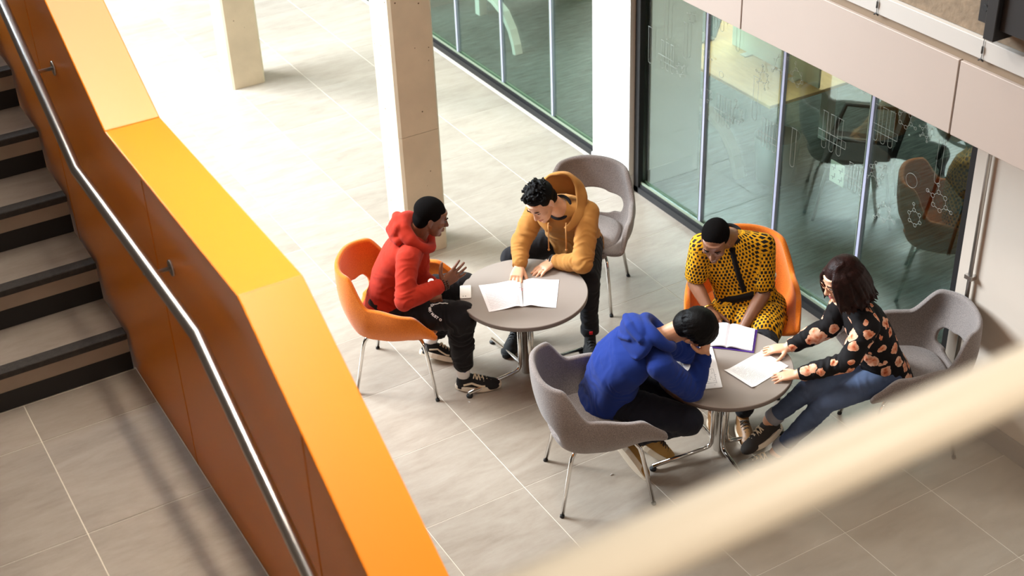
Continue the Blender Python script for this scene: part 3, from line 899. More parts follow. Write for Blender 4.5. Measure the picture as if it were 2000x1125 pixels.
class Person:
    def __init__(s, name_label, J, skin, face, headup=(0, 0, 1), bulge=0.04, w=1.0, hs=1.0, group=None):
        s.J = {k: V3(v) for k, v in J.items()}
        s.f = V3(J['f']); s.w = w; s.hs = hs
        j = s.J
        for q in ('shR', 'shL'): j[q] = j[q] - (j['shc'] - j['hip']).normalized() * .035
        s.root = thing('person', name_label, 'person', (j['hip'].x, j['hip'].y, 0))
        s.skin = skin
        s.rp = (j['hipR'] - j['hipL']).normalized(); s.rs = (j['shR'] - j['shL']).normalized()
        up = (j['shc'] - j['hip']); s.sp = up.normalized()
        back = -(s.rs + s.rp).cross(s.sp).normalized()
        if back.dot(s.f) > 0: back = -back
        s.back = back
        s.bulge = bulge
        s.hx, s.hf, s.hu = frame(face, headup)          # head axes: right(x), forward, up
        s.hc = j['head']
        s.neck = j['shc'] + s.sp * 0.02
    def spine(s, t):
        j = s.J
        p = lerp(j['hip'], j['shc'], t) + s.back * (s.bulge * math.sin(PI * max(0, min(1, t))))
        e = 0.02
        q = lerp(j['hip'], j['shc'], t + e) + s.back * (s.bulge * math.sin(PI * max(0, min(1, t + e))))
        tg = (q - p).normalized()
        if t < 0.1:  tg = lerp(Vector((0, 0, 1)), tg, 0.5 + 4 * max(0, t)).normalized()
        x = lerp(s.rp, s.rs, max(0, min(1, t))); x = (x - tg * x.dot(tg)).normalized()
        y = tg.cross(x).normalized()
        if y.dot(s.f) < 0: y = -y
        return p, x, y
    def torso(s, mb, prof, grow=0.0):
        secs = []
        for t, hx, hy, oy in prof:
            p, x, y = s.spine(t)
            secs.append((p + y * oy, x, y, hx * s.w + grow, hy * s.w + grow))
        mb.loft(secs)
    # head-local point
    def H(s, x, y, z): return s.hc + (s.hx * x + s.hf * y + s.hu * z) * s.hs
    def hax(s): return (s.hx, s.hf, s.hu)
    def head(s, mb):
        k = s.hs; A = s.hax()
        mb.ell(s.H(0, -0.012, 0.03), A, (.073 * k, .093 * k, .080 * k), 24)
        prof = [(.06, .006, .066, .080), (.02, .014, .0655, .075), (-.02, .02, .063, .068), (-.055, .026, .056, .060), (-.085, .036, .043, .047), (-.108, .046, .028, .030), (-.116, .05, .018, .018)]
        mb.loft([(s.H(0, y, z), s.hx, s.hf, hx * k, hy * k) for z, y, hx, hy in prof], 24, 2.2)
        mb.cap(s.H(-.032, .078, .020), s.H(.032, .078, .020), .0125 * k, .0125 * k)
        for sx in (-1, 1):
            mb.ell(s.H(sx * .043, .058, -.022), A, (.022 * k, .022 * k, .018 * k))
            mb.ell(s.H(sx * .012, .094, -.036), A, (.009 * k, .009 * k, .008 * k), 10)
            # ear
            mb.ell(s.H(sx * .075, -.008, -.005), (s.hx, (s.hf * .9 - s.hu * .2 + s.hx * sx * -.35).normalized(), s.hu), (.008 * k, .018 * k, .030 * k), 12)
            mb.ell(s.H(sx * .077, -.004, -.028), A, (.007 * k, .010 * k, .012 * k), 10)
        mb.chain([s.H(0, .084, .012), s.H(0, .096, -.012), s.H(0, .106, -.032)], [.0085 * k, .0095 * k, .0125 * k], 12)
        mb.chain([s.H(-.021, .080, -.063), s.H(0, .090, -.060), s.H(.021, .080, -.063)], [.0055 * k, .0085 * k, .0055 * k], 10)
        mb.chain([s.H(-.018, .080, -.070), s.H(0, .089, -.073), s.H(.018, .080, -.070)], [.0055 * k, .009 * k, .0055 * k], 10)
        mb.ell(s.H(0, .074, -.102), A, (.020 * k, .018 * k, .016 * k), 12)
        mb.chain([s.H(0, -.02, -.045), lerp(s.H(0, -.02, -.06), s.neck, .55), s.neck], [.054 * k, .053 * k, .062 * k], 18)
        mb.cap(s.H(0, -.045, -.01), s.neck + s.back * .005, .048 * k, .052 * k, 16)
    def hand(s, mb, side, palm, curl=(.3, .3, .3, .3), curl2=None, spread=1.0, thumb=(.55, .75, -.25), k=1.0, roll=0.0):
        """palm = direction the palm faces"""
        j = s.J; w = j['wr' + side]; d = (j['ft' + side] - w).normalized()
        z = -V3(palm); z = (z - d * z.dot(d)).normalized(); y = z.cross(d)
        sg = 1 if side == 'R' else -1
        L = lambda a, b, c: w + (d * a + y * (b * sg) + z * c) * k
        dv = lambda a, b, c: (d * a + y * (b * sg) + z * c)
        ax = (y, z)
        mb.loft([(L(-.02, 0, 0), y, z, .027 * k, .019 * k), (L(.012, 0, 0), y, z, .029 * k, .018 * k), (L(.045, .001, .001), y, z, .037 * k, .0165 * k),
                 (L(.078, 0, .002), y, z, .040 * k, .0145 * k), (L(.092, 0, .002), y, z, .038 * k, .011 * k)], 18, 2.6)
        ends = []
        for q, (fy, ln_, r, sp) in enumerate(((.0285, .074, .0088, .14), (.0098, .083, .0090, .03), (-.0095, .077, .0086, -.07), (-.0275, .060, .0078, -.20))):
            a = curl[q]; b = (curl2[q] if curl2 else a * 1.1)
            p = L(.082, fy, .002); dirv = sp * spread
            pts = [p]; ang = a
            for seg, share in enumerate((.47, .30, .25)):
                ca, sa_ = math.cos(ang), math.sin(ang)
                v = dv(ca * math.cos(dirv), ca * math.sin(dirv), -sa_)
                pts.append(pts[-1] + v * ln_ * share * k)
                ang += b * (1.0 if seg == 0 else .6)
            mb.chain(pts, [r * 1.04 * k, r * .98 * k, r * .9 * k, r * .76 * k], 12)
            ends.append(pts)
        t0 = L(.018, .020, -.004); tv = dv(*thumb).normalized()
        t1 = t0 + tv * .040 * k
        tv2 = (tv + dv(.45, 0, -.1)).normalized(); t2 = t1 + tv2 * .034 * k
        t3 = t2 + (tv2 + dv(.25, 0, 0)).normalized() * .026 * k
        mb.chain([L(.015, .012, -.002), t0, t1, t2, t3], [.016 * k, .0155 * k, .0115 * k, .0105 * k, .0082 * k], 12)
        s.fing = getattr(s, 'fing', {}); s.fing[side] = ends
        s.hf_ = getattr(s, 'hf_', {}); s.hf_[side] = (L, d, y * sg, z)
    def limb_arm(s, mb, side, r=(.05, .043, .040, .029), n=16):
        j = s.J
        mb.chain([j['sh' + side], lerp(j['sh' + side], j['elb' + side], .5), j['elb' + side]], [r[0], (r[0] + r[1]) / 2, r[1]], n)
        mb.chain([j['elb' + side], lerp(j['elb' + side], j['wr' + side], .35), j['wr' + side]], [r[1], r[2], r[3]], n)
    def limb_leg(s, mb, side, r, n=18, end=1.0):
        j = s.J; h, k, a = j['hip' + side], j['knee' + side], j['ank' + side]
        a = lerp(k, a, end)
        mb.chain([h, lerp(h, k, .5), k], [r[0], (r[0] + r[1]) / 2, r[1]], n)
        mb.chain([k, lerp(k, a, .3) - (k - h).normalized() * .012, a], [r[1], r[2], r[3]], n)
    def body(s, hands, voxel=.0046):
        mb = Lump()
        s.head(mb)
        s.torso(mb, [(-.1, .13, .10, 0), (.1, .135, .095, 0), (.4, .125, .09, 0), (.7, .145, .095, 0), (.9, .13, .075, 0), (1.02, .08, .055, 0)])
        for sd in 'RL':
            mb.cap(s.J['shc'], s.J['sh' + sd], .055, .052)
            s.limb_arm(mb, sd)
            s.limb_leg(mb, sd, (.07, .052, .048, .036))
            s.hand(mb, sd, **hands[sd])
        me = fuse(mb, voxel, 2, 'body')
        s.b = finish(me, s.skin, s.root, 'body')
        return s.b
    def face_parts(s, brow, lip, look=-.35, glasses=False, eye=True):
        k = s.hs
        for sx in (-1, 1):
            m = MB(); m.tube([s.H(sx * .016, .0915, .026), s.H(sx * .032, .0925, .031), s.H(sx * .05, .080, .027)], [.0022 * k, .0036 * k, .0018 * k], 8)
            wobj('eyebrow', m, brow, s.root)
            if eye:
                m = Lump(); m.ell(s.H(sx * .031, .0815, .004), s.hax(), (.0105 * k, .0045 * k, .0036 * k), 12)
                e = wobj('eye', m, M['eye_white'], s.root)
                for f_ in e.data.polygons: f_.use_smooth = True
                m = Lump(); m.ell(s.H(sx * .031, .0852, .0025), s.hax(), (.0042 * k, .0016 * k, .0034 * k), 10)
                wobj('iris', m, M['iris'], s.root, e)
                m = MB(); m.tube([s.H(sx * .0185, .083, .003), s.H(sx * .031, .0885, .0075), s.H(sx * .044, .079, .003)], [.001 * k, .0017 * k, .001 * k], 6)
                wobj('lashes', m, brow, s.root, e)
        m = Lump()
        m.chain([s.H(-.021, .083, -.065), s.H(0, .0945, -.062), s.H(.021, .083, -.065)], [.003 * k, .0052 * k, .003 * k], 10)
        m.chain([s.H(-.018, .083, -.070), s.H(0, .094, -.0735), s.H(.018, .083, -.070)], [.003 * k, .0058 * k, .003 * k], 10)
        l = wobj('lips', m, lip, s.root)
        for f_ in l.data.polygons: f_.use_smooth = True

def hair_cap(P_, mb, grow=.012, dy=-.014, dz=.012, front=0.0, low=-.03):
    """rounded hair mass over the skull, leaving the face free"""
    k = P_.hs; A = P_.hax()
    mb.ell(P_.H(0, -.012 + dy, .03 + dz), A, ((.074 + grow) * k, (.089 + grow) * k, (.076 + grow) * k), 26)
    mb.ell(P_.H(0, -.055, -.005 + low * .3), A, ((.064 + grow * .8) * k, (.048 + grow) * k, (.062 + grow) * k), 20)

def tousle(me, amp, fq, seed=0, axis=None, st=1.0):
    co = co_of(me); nr = normals_of(me); nz = noise.noise
    h = np.array([nz((p[0] * fq + seed, p[1] * fq, p[2] * fq)) for p in co])
    set_co(me, co + nr * (h * amp)[:, None])

M['eye_white'] = mat('eye_white', srgb(215, 208, 200), 0.3)
M['iris'] = mat('dark_iris', srgb(28, 18, 14), 0.2)
def skin_mat(name, c, rough=0.48):
    m = mat(name, c, rough, var=0.06, scale=30, bump=0.04, bscale=400)
    b = m.node_tree.nodes['Principled BSDF']
    b.inputs['Subsurface Weight'].default_value = 0.12
    b.inputs['Subsurface Radius'].default_value = (0.012, 0.005, 0.003)
    b.inputs['Subsurface Scale'].default_value = 0.5
    return m
M['skin_dark'] = skin_mat('deep_brown_skin', srgb(122, 76, 52), 0.42)
M['skin_dark2'] = skin_mat('brown_skin', srgb(136, 90, 64), 0.42)
M['skin_light'] = skin_mat('light_tan_skin', srgb(226, 172, 136))
M['skin_light2'] = skin_mat('warm_tan_skin', srgb(206, 148, 112))
M['skin_fair'] = skin_mat('fair_skin', srgb(232, 176, 142))
M['lip_dark'] = mat('dark_lips', srgb(112, 60, 50), 0.4)
M['lip_light'] = mat('lips', srgb(196, 112, 98), 0.4)
M['lip_pink'] = mat('pink_lips', srgb(205, 92, 100), 0.35)
M['hair_black'] = mat('black_hair', srgb(12, 10, 10), 0.5, bump=0.25, bscale=180, spec=.09)
M['hair_crop'] = mat('close_cropped_black_hair', srgb(14, 11, 10), 0.85, bump=0.6, bscale=420, spec=.05)
M['hair_brown'] = mat('dark_brown_hair', srgb(36, 18, 15), 0.45, var=0.4, scale=30, bump=0.25, bscale=150, spec=.12)
def cloth(name, c, var=.06, b=.25, bs=500, rough=.9, sheen=.2): return mat(name, c, rough, var=var, scale=9, bump=b, bscale=bs, spec=.15, sheen=sheen * .3)
M['red'] = cloth('red_fleece', srgb(172, 46, 28))
M['tan'] = cloth('tan_fleece', srgb(176, 122, 62))
M['blue'] = cloth('blue_fleece', srgb(28, 50, 122))
M['blacktwill'] = cloth('black_twill', srgb(26, 23, 24), .1)
M['blackjean'] = cloth('black_denim', srgb(32, 31, 34), .15)
M['navy'] = cloth('navy_twill', srgb(26, 27, 36), .1)
M['shoe_black'] = mat('black_suede', srgb(20, 19, 20), .85, bump=.2, bscale=300)
M['shoe_tan'] = mat('tan_knit_shoe', srgb(170, 128, 66), .85, bump=.3, bscale=350)
M['shoe_brown'] = mat('brown_leather', srgb(132, 92, 52), .5)
M['shoe_char'] = mat('charcoal_mesh_shoe', srgb(52, 46, 42), .85, bump=.3, bscale=400)
M['sole_cream'] = mat('cream_sole', srgb(236, 222, 200), .5)
M['sole_black'] = mat('black_sole', srgb(22, 22, 23), .6)
M['lace_cream'] = mat('cream_lace', srgb(232, 214, 186), .7)
M['lace_dark'] = mat('dark_lace', srgb(58, 42, 28), .7)
M['sock'] = mat('white_ribbed_sock', srgb(236, 228, 222), .85, bump=.3, bscale=200)
M['cord'] = mat('cord_tan', srgb(206, 150, 88), .7)
M['white_print'] = mat('white_print', srgb(235, 230, 225), .6)
M['navy_print'] = mat('navy_print', srgb(50, 40, 110), .6)
M['red_tag'] = mat('red_tag', srgb(215, 30, 40), .6)
M['silver'] = mat('silver', srgb(225, 222, 215), .2, metal=1)
M['rose_gold'] = mat('rose_gold', srgb(205, 150, 120), .25, metal=1)
M['gold'] = mat('gold', srgb(220, 170, 80), .25, metal=1)
M['beads'] = mat('dark_wood_beads', srgb(66, 36, 24), .35)

# patterned cloths
def ankara():
    m = bpy.data.materials.new('yellow_black_print_cotton'); m.use_nodes = True
    nt = m.node_tree; b = nt.nodes['Principled BSDF']; b.inputs['Roughness'].default_value = .75; b.inputs['Specular IOR Level'].default_value = .25
    at = nn(nt, 'ShaderNodeAttribute', attribute_name='pat')
    sep = nn(nt, 'ShaderNodeSeparateXYZ'); nt.links.new(at.outputs['Vector'], sep.inputs[0])
    def mth(op, a, bb=None, c=None):
        n = nn(nt, 'ShaderNodeMath', operation=op)
        for i, v in enumerate((a, bb, c)):
            if v is None: continue
            if isinstance(v, (int, float)): n.inputs[i].default_value = v
            else: nt.links.new(v, n.inputs[i])
        return n.outputs[0]
    S = 1 / .0235
    no = nn(nt, 'ShaderNodeTexNoise'); no.inputs['Scale'].default_value = 7; no.inputs['Detail'].default_value = 1
    nt.links.new(at.outputs['Vector'], no.inputs['Vector'])
    wob = mth('MULTIPLY', no.outputs[0], 1.6)
    u = mth('ADD', mth('MULTIPLY', sep.outputs[0], S), wob); v = mth('ADD', mth('MULTIPLY', sep.outputs[1], S * 1.15), mth('MULTIPLY', wob, .6))
    row = mth('FLOOR', v)
    u2 = mth('ADD', u, mth('MULTIPLY', row, .5))
    fu = mth('ABSOLUTE', mth('SUBTRACT', mth('FRACT', u2), .5)); fv = mth('ABSOLUTE', mth('SUBTRACT', mth('FRACT', v), .5))
    n2 = nn(nt, 'ShaderNodeTexWhiteNoise', noise_dimensions='2D')
    cb = nn(nt, 'ShaderNodeCombineXYZ'); nt.links.new(mth('FLOOR', u2), cb.inputs[0]); nt.links.new(row, cb.inputs[1]); nt.links.new(cb.outputs[0], n2.inputs['Vector'])
    sz = mth('MULTIPLY_ADD', n2.outputs['Value'], .13, .22)
    ins = mth('MULTIPLY', mth('LESS_THAN', fu, sz), mth('LESS_THAN', fv, mth('ADD', sz, .06)))
    # fine dark outlines between the cells
    lin = mth('GREATER_THAN', fv, .475)
    blk = mth('MAXIMUM', ins, mth('MULTIPLY', lin, .55))
    mx = nn(nt, 'ShaderNodeMix', data_type='RGBA'); mx.inputs['A'].default_value = srgb(222, 156, 14); mx.inputs['B'].default_value = srgb(24, 16, 10)
    nt.links.new(blk, mx.inputs['Factor']); nt.links.new(mx.outputs['Result'], b.inputs['Base Color'])
    return m
def floral():
    m = bpy.data.materials.new('black_floral_cotton'); m.use_nodes = True
    nt = m.node_tree; b = nt.nodes['Principled BSDF']; b.inputs['Roughness'].default_value = .8; b.inputs['Specular IOR Level'].default_value = .2
    tc = nn(nt, 'ShaderNodeTexCoord')
    no = nn(nt, 'ShaderNodeTexNoise'); no.inputs['Scale'].default_value = 26; no.inputs['Detail'].default_value = 3
    nt.links.new(tc.outputs['Object'], no.inputs['Vector'])
    sb = nn(nt, 'ShaderNodeVectorMath', operation='SUBTRACT'); sb.inputs[1].default_value = (.5, .5, .5); nt.links.new(no.outputs['Color'], sb.inputs[0])
    sc = nn(nt, 'ShaderNodeVectorMath', operation='SCALE'); sc.inputs['Scale'].default_value = .040; nt.links.new(sb.outputs[0], sc.inputs[0])
    ad = nn(nt, 'ShaderNodeVectorMath', operation='ADD'); nt.links.new(tc.outputs['Object'], ad.inputs[0]); nt.links.new(sc.outputs[0], ad.inputs[1])
    vo = nn(nt, 'ShaderNodeTexVoronoi'); vo.inputs['Scale'].default_value = 14; vo.inputs['Randomness'].default_value = .85
    nt.links.new(ad.outputs[0], vo.inputs['Vector'])
    sp = nn(nt, 'ShaderNodeSeparateColor'); nt.links.new(vo.outputs['Color'], sp.inputs[0])
    thr = nn(nt, 'ShaderNodeMath', operation='MULTIPLY_ADD'); thr.inputs[1].default_value = .22; thr.inputs[2].default_value = .30
    nt.links.new(sp.outputs[0], thr.inputs[0])
    mask = nn(nt, 'ShaderNodeMath', operation='LESS_THAN'); nt.links.new(vo.outputs['Distance'], mask.inputs[0]); nt.links.new(thr.outputs[0], mask.inputs[1])
    # petals: a second smaller cell pattern inside each flower
    v2 = nn(nt, 'ShaderNodeTexVoronoi'); v2.inputs['Scale'].default_value = 46; nt.links.new(ad.outputs[0], v2.inputs['Vector'])
    ph = nn(nt, 'ShaderNodeMath', operation='MULTIPLY_ADD'); ph.inputs[1].default_value = .75
    nt.links.new(vo.outputs['Distance'], ph.inputs[0])
    h2 = nn(nt, 'ShaderNodeMath', operation='MULTIPLY'); h2.inputs[1].default_value = .42; nt.links.new(v2.outputs['Distance'], h2.inputs[0]); nt.links.new(h2.outputs[0], ph.inputs[2])
    rp = nn(nt, 'ShaderNodeValToRGB'); e = rp.color_ramp.elements
    e[0].position = .15; e[0].color = srgb(150, 62, 36); e[1].position = .60; e[1].color = srgb(238, 190, 160)
    x = e.new(.28); x.color = srgb(208, 116, 78)
    x = e.new(.42); x.color = srgb(226, 156, 122)
    nt.links.new(ph.outputs[0], rp.inputs[0])
    mx = nn(nt, 'ShaderNodeMix', data_type='RGBA'); mx.inputs['A'].default_value = srgb(22, 19, 20)
    nt.links.new(mask.outputs[0], mx.inputs['Factor']); nt.links.new(rp.outputs[0], mx.inputs['B'])
    nt.links.new(mx.outputs['Result'], b.inputs['Base Color'])
    return m
def denim():
    m = mat('blue_denim', srgb(80, 94, 122), .85, var=.28, scale=5, bump=.2, bscale=500, spec=.2)
    return m
M['ankara'] = ankara(); M['floral'] = floral(); M['denim'] = denim()
M['denim_cuff'] = cloth('faded_denim_cuff', srgb(150, 150, 156), .1)

def shoe(P_, ank, fwd, up, upper, sole, lace, L=.285, label=None, stripe=None, ankle=.07, high=False, ground=None):
    """shoe under the ankle joint: sole, upper, laces; fwd = heel to toe, up = instep direction"""
    x, f, u = frame(fwd, up)
    O = V3(ank) - u * ankle - f * .055
    W = lambda a, b, c: O + f * a + x * b + u * c
    n = 26; pts = []
    for q in range(n):
        a = 2 * PI * q / n; cx, sy = math.cos(a), math.sin(a)
        px = L / 2 + cx * L / 2 * (1 if abs(cx) > .0 else 1)
        t = px / L
        hw = .033 + .017 * math.sin(min(1, max(0, (t - .1) / .75)) * PI) ** 1.0 if t < .9 else .036
        pts.append((math.copysign(abs(cx) ** .75, cx) * L / 2 + L / 2, math.copysign(abs(sy) ** .7, sy) * hw * 1.05))
    mu = Lump()
    mu.loft([(W(.07, 0, .0), f, x, .062, .036), (W(.07, 0, .05), f, x, .060, .036), (W(.068, 0, .085 if not high else .12), f, x, .048, .034)], 20)
    mu.chain([W(.06, 0, .045), W(.14, 0, .046), W(.20, 0, .032), W(.245, 0, .024)], [.036, .038, .036, .028], 16)
    mu.ell(W(.215, 0, .022), (f, x, u), (.064, .048, .036), 16)
    mu.ell(W(.14, 0, .026), (f, x, u), (.10, .047, .042), 16)
    me = fuse(mu, .006, 3, 'shoe')
    # flat underside
    co = co_of(me); h = (co - np.array(O)) @ np.array(u); co -= np.outer(np.minimum(h - .004, 0), np.array(u)); set_co(me, co)
    so = finish(me, upper, P_.root, 'shoe')
    if label: so['label'] = label
    mb = MB(); k = len(pts)
    lv = [(.97, -.006), (.99, .002), (.99, .020), (.96, .025)]
    vs = []; fs = []
    for sc_, z in lv:
        for a, b in pts: vs.append(W(L / 2 + (a - L / 2) * sc_, b * sc_, z + (.010 * ((a / L - .6) / .4) ** 2 if a > .6 * L else 0)))
    for i in range(len(lv) - 1):
        for q in range(k): fs.append((i * k + q, i * k + (q + 1) % k, (i + 1) * k + (q + 1) % k, (i + 1) * k + q))
    fs.append(tuple(range(k))); fs.append(tuple((len(lv) - 1) * k + q for q in range(k)))
    mb.add(vs, fs)
    wobj('sole', mb, sole, P_.root, so)
    ml = MB()
    for q in range(5):
        a = .115 + q * .022; z = .091 - q * .0085
        ml.tube([W(a, -.026, z - .014), W(a + .006, -.008, z + .001), W(a + .014, .010, z), W(a + .018, .026, z - .016)], .0042, 6)
        ml.tube([W(a + .016, -.026, z - .018), W(a + .010, -.008, z + .001), W(a + .004, .010, z), W(a, .026, z - .012)], .0042, 6)
    l = wobj('laces', ml, lace, P_.root, so); l['kind'] = 'stuff'
    if stripe:
        for sx in (-1, 1):
            ms = MB(); ms.rect_tube([W(.055, sx * .0385, .040), W(.075, sx * .040, .046), (W(.105, sx * .0425, .056)), W(.135, sx * .046, .044), W(.165, sx * .047, .035), W(.185, sx * .0465, .036)], .008, .010, x)
            wobj('side_stripe', ms, stripe, P_.root, so)
    return so

TORSO = [(-.21, .176, .146, .01), (-.1, .184, .150, .010), (0, .181, .142, .012), (.2, .168, .128, .012), (.45, .165, .122, .008), (.7, .182, .122, .004), (.88, .165, .100, 0), (1.0, .105, .075, 0), (1.05, .07, .06, 0)]
def bones(p, fq=26, arm=1.0, tor=.8):
    j = p.J; b = []
    for sd in 'RL':
        b += [(j['sh' + sd], j['elb' + sd], .06, .4 * arm, 1.25 * arm, fq), (j['elb' + sd], j['wr' + sd], .05, 1.3 * arm, .8 * arm, fq)]
    b += [(p.spine(0)[0], p.spine(.45)[0], .16, 1.2 * tor, .9 * tor, fq * .6), (p.spine(.45)[0], p.spine(1)[0], .16, .8 * tor, .3 * tor, fq * .6)]
    return b
def leg_bones(p, st=1.0, fq=22):
    j = p.J; b = []
    for sd in 'RL':
        b += [(j['hip' + sd], j['knee' + sd], .08, .9 * st, .8 * st, fq), (j['knee' + sd], j['ank' + sd], .06, 1.1 * st, 1.2 * st, fq)]
    return b
def sleeve(p, mb, sd, r=(.066, .056, .050, .040), end=1.0):
    j = p.J
    mb.cap(lerp(j['shc'], j['sh' + sd], .25) + p.sp * .005, j['sh' + sd], .066, r[0] + .002)
    mb.chain([j['sh' + sd], lerp(j['sh' + sd], j['elb' + sd], .5), j['elb' + sd]], [r[0], (r[0] + r[1]) / 2 + .002, r[1]], 18)
    w = lerp(j['elb' + sd], j['wr' + sd], end)
    mb.chain([j['elb' + sd], lerp(j['elb' + sd], w, .5), lerp(j['elb' + sd], w, .86)], [r[1], r[2], r[3] + .004], 18)
def cuff(p, sd, mt, r=.037, a=.86, b=1.0, parent=None):
    j = p.J; e, w = j['elb' + sd], j['wr' + sd]
    me = MB().tube([lerp(e, w, a - .04), lerp(e, w, a), lerp(e, w, b - .02), lerp(e, w, b)], [r * .96, r * 1.02, r, r * .86], 20)
    return wobj('cuff', me, mt, p.root, parent)
def garment(p, mb, mt, name, bl, amp=.006, voxel=.0065, sm=5, seed=1.0):
    me = fuse(mb, voxel, sm, name); wrinkle(me, bl, amp, seed)
    return finish(me, mt, p.root, name)
def trousers(p, mt, r=(.092, .074, .064, .052), end=.93, amp=.006, seed=3., hipw=.165):
    mb = Lump()
    p.torso(mb, [(-.16, hipw * .88, .115, .035), (-.05, hipw * .93, .118, .028), (.12, hipw * .98, .122, .005), (.2, hipw * .95, .115, .0)])
    for sd in 'RL': p.limb_leg(mb, sd, r, 20, end)
    return garment(p, mb, mt, 'trousers', leg_bones(p), amp, .0068, 5, seed)
def strand_ring(p, sd, mt, name, r=.031, at=1.0, rr=.0045, beads=False, n=20):
    j = p.J; e, w = j['elb' + sd], j['wr' + sd]; d = (w - e).normalized(); c = lerp(e, w, at)
    x = d.orthogonal().normalized(); y = d.cross(x)
    pts = [c + (x * math.cos(2 * PI * q / n) + y * math.sin(2 * PI * q / n)) * r for q in range(n + 1)]
    if beads:
        mb = Lump()
        for q in pts[:-1]: mb.ball(q, rr, 8)
    else: mb = MB().tube(pts, rr, 8, caps=False)
    o = wobj(name, mb, mt, p.root)
    for f_ in o.data.polygons: f_.use_smooth = True
    return o

POSE = {
    'red': {'hip': (2.8, 6.49, 0.52), 'shc': (2.96, 6.363, 0.977), 'hipR': (2.744, 6.42, 0.52), 'hipL': (2.856, 6.561, 0.52), 'shR': (2.851, 6.226, 0.977), 'shL': (3.068, 6.5, 0.977), 'elbR': (2.743, 6.11, 0.77), 'wrR': (2.982, 6.1, 0.8), 'elbL': (2.978, 6.399, 0.7), 'wrL': (3.004, 6.274, 0.7), 'kneeR': (3.103, 6.114, 0.53), 'ankR': (3.092, 6.126, 0.12), 'kneeL': (3.272, 6.406, 0.52), 'ankL': (3.086, 6.526, 0.13), 'head': (3.04, 6.299, 1.13), 'f': (0.783, -0.622, 0.0), 'ftR': (3.145, 6.076, 0.9), 'ftL': (2.988, 6.209, 0.62)},
    'tan': {'hip': (4.13, 6.5, 0.52), 'shc': (3.9, 6.286, 0.909), 'hipR': (4.069, 6.566, 0.52), 'hipL': (4.191, 6.434, 0.52), 'shR': (3.788, 6.406, 0.889), 'shL': (4.012, 6.165, 0.929), 'elbR': (3.662, 6.365, 0.72), 'wrR': (3.577, 6.251, 0.64), 'elbL': (3.877, 6.014, 0.68), 'wrL': (3.786, 6.191, 0.635), 'kneeR': (3.699, 6.551, 0.5), 'ankR': (3.629, 6.398, 0.09), 'kneeL': (3.957, 6.071, 0.51), 'ankL': (3.956, 6.061, 0.1), 'head': (3.716, 6.207, 1.06), 'f': (-0.732, -0.682, 0.0), 'ftR': (3.473, 6.139, 0.605), 'ftL': (3.547, 6.144, 0.605)},
    'yellow': {'hip': (4.55, 5.27, 0.52), 'shc': (4.449, 5.348, 0.975), 'hipR': (4.467, 5.325, 0.52), 'hipL': (4.633, 5.215, 0.52), 'shR': (4.307, 5.441, 0.975), 'shL': (4.59, 5.254, 0.975), 'elbR': (4.26, 5.423, 0.72), 'wrR': (4.243, 5.259, 0.63), 'elbL': (4.545, 5.157, 0.68), 'wrL': (4.348, 5.077, 0.57), 'kneeR': (4.276, 5.199, 0.51), 'ankR': (4.139, 5.04, 0.1), 'kneeL': (4.385, 4.944, 0.51), 'ankL': (4.25, 4.922, 0.1), 'head': (4.242, 5.234, 1.1), 'f': (-0.552, -0.834, 0.0), 'ftR': (4.196, 5.116, 0.605), 'ftL': (4.276, 5.12, 0.52)},
    'blue': {'hip': (3.432, 5.04, 0.52), 'shc': (3.558, 4.852, 0.9), 'hipR': (3.405, 4.954, 0.52), 'hipL': (3.459, 5.126, 0.52), 'shR': (3.504, 4.68, 0.9), 'shL': (3.612, 5.024, 0.9), 'elbR': (3.688, 4.678, 0.645), 'wrR': (3.758, 4.678, 0.86), 'elbL': (3.877, 4.962, 0.645), 'wrL': (3.874, 4.97, 0.86), 'kneeR': (3.638, 4.633, 0.5), 'ankR': (3.53, 4.99, 0.185), 'kneeL': (3.742, 4.841, 0.5), 'ankL': (3.686, 5.011, 0.13), 'head': (3.726, 4.723, 1.0), 'f': (0.954, -0.301, 0.0), 'ftR': (3.759, 4.668, 1.0), 'ftL': (3.79, 4.896, 1.0)},
    'woman': {'hip': (4.78, 4.42, 0.52), 'shc': (4.601, 4.489, 0.949), 'hipR': (4.811, 4.499, 0.52), 'hipL': (4.749, 4.341, 0.52), 'shR': (4.655, 4.629, 0.949), 'shL': (4.547, 4.349, 0.949), 'elbL': (4.453, 4.355, 0.72), 'wrL': (4.255, 4.5, 0.635), 'elbR': (4.566, 4.634, 0.74), 'wrR': (4.372, 4.722, 0.635), 'kneeR': (4.347, 4.467, 0.56), 'ankR': (4.204, 4.644, 0.25), 'kneeL': (4.383, 4.403, 0.47), 'ankL': (4.19, 4.554, 0.09), 'head': (4.49, 4.498, 1.15), 'f': (-0.933, 0.361, 0.0), 'ftR': (4.237, 4.815, 0.605), 'ftL': (4.15, 4.579, 0.605)}}
FLAT = (0, 0, -1)

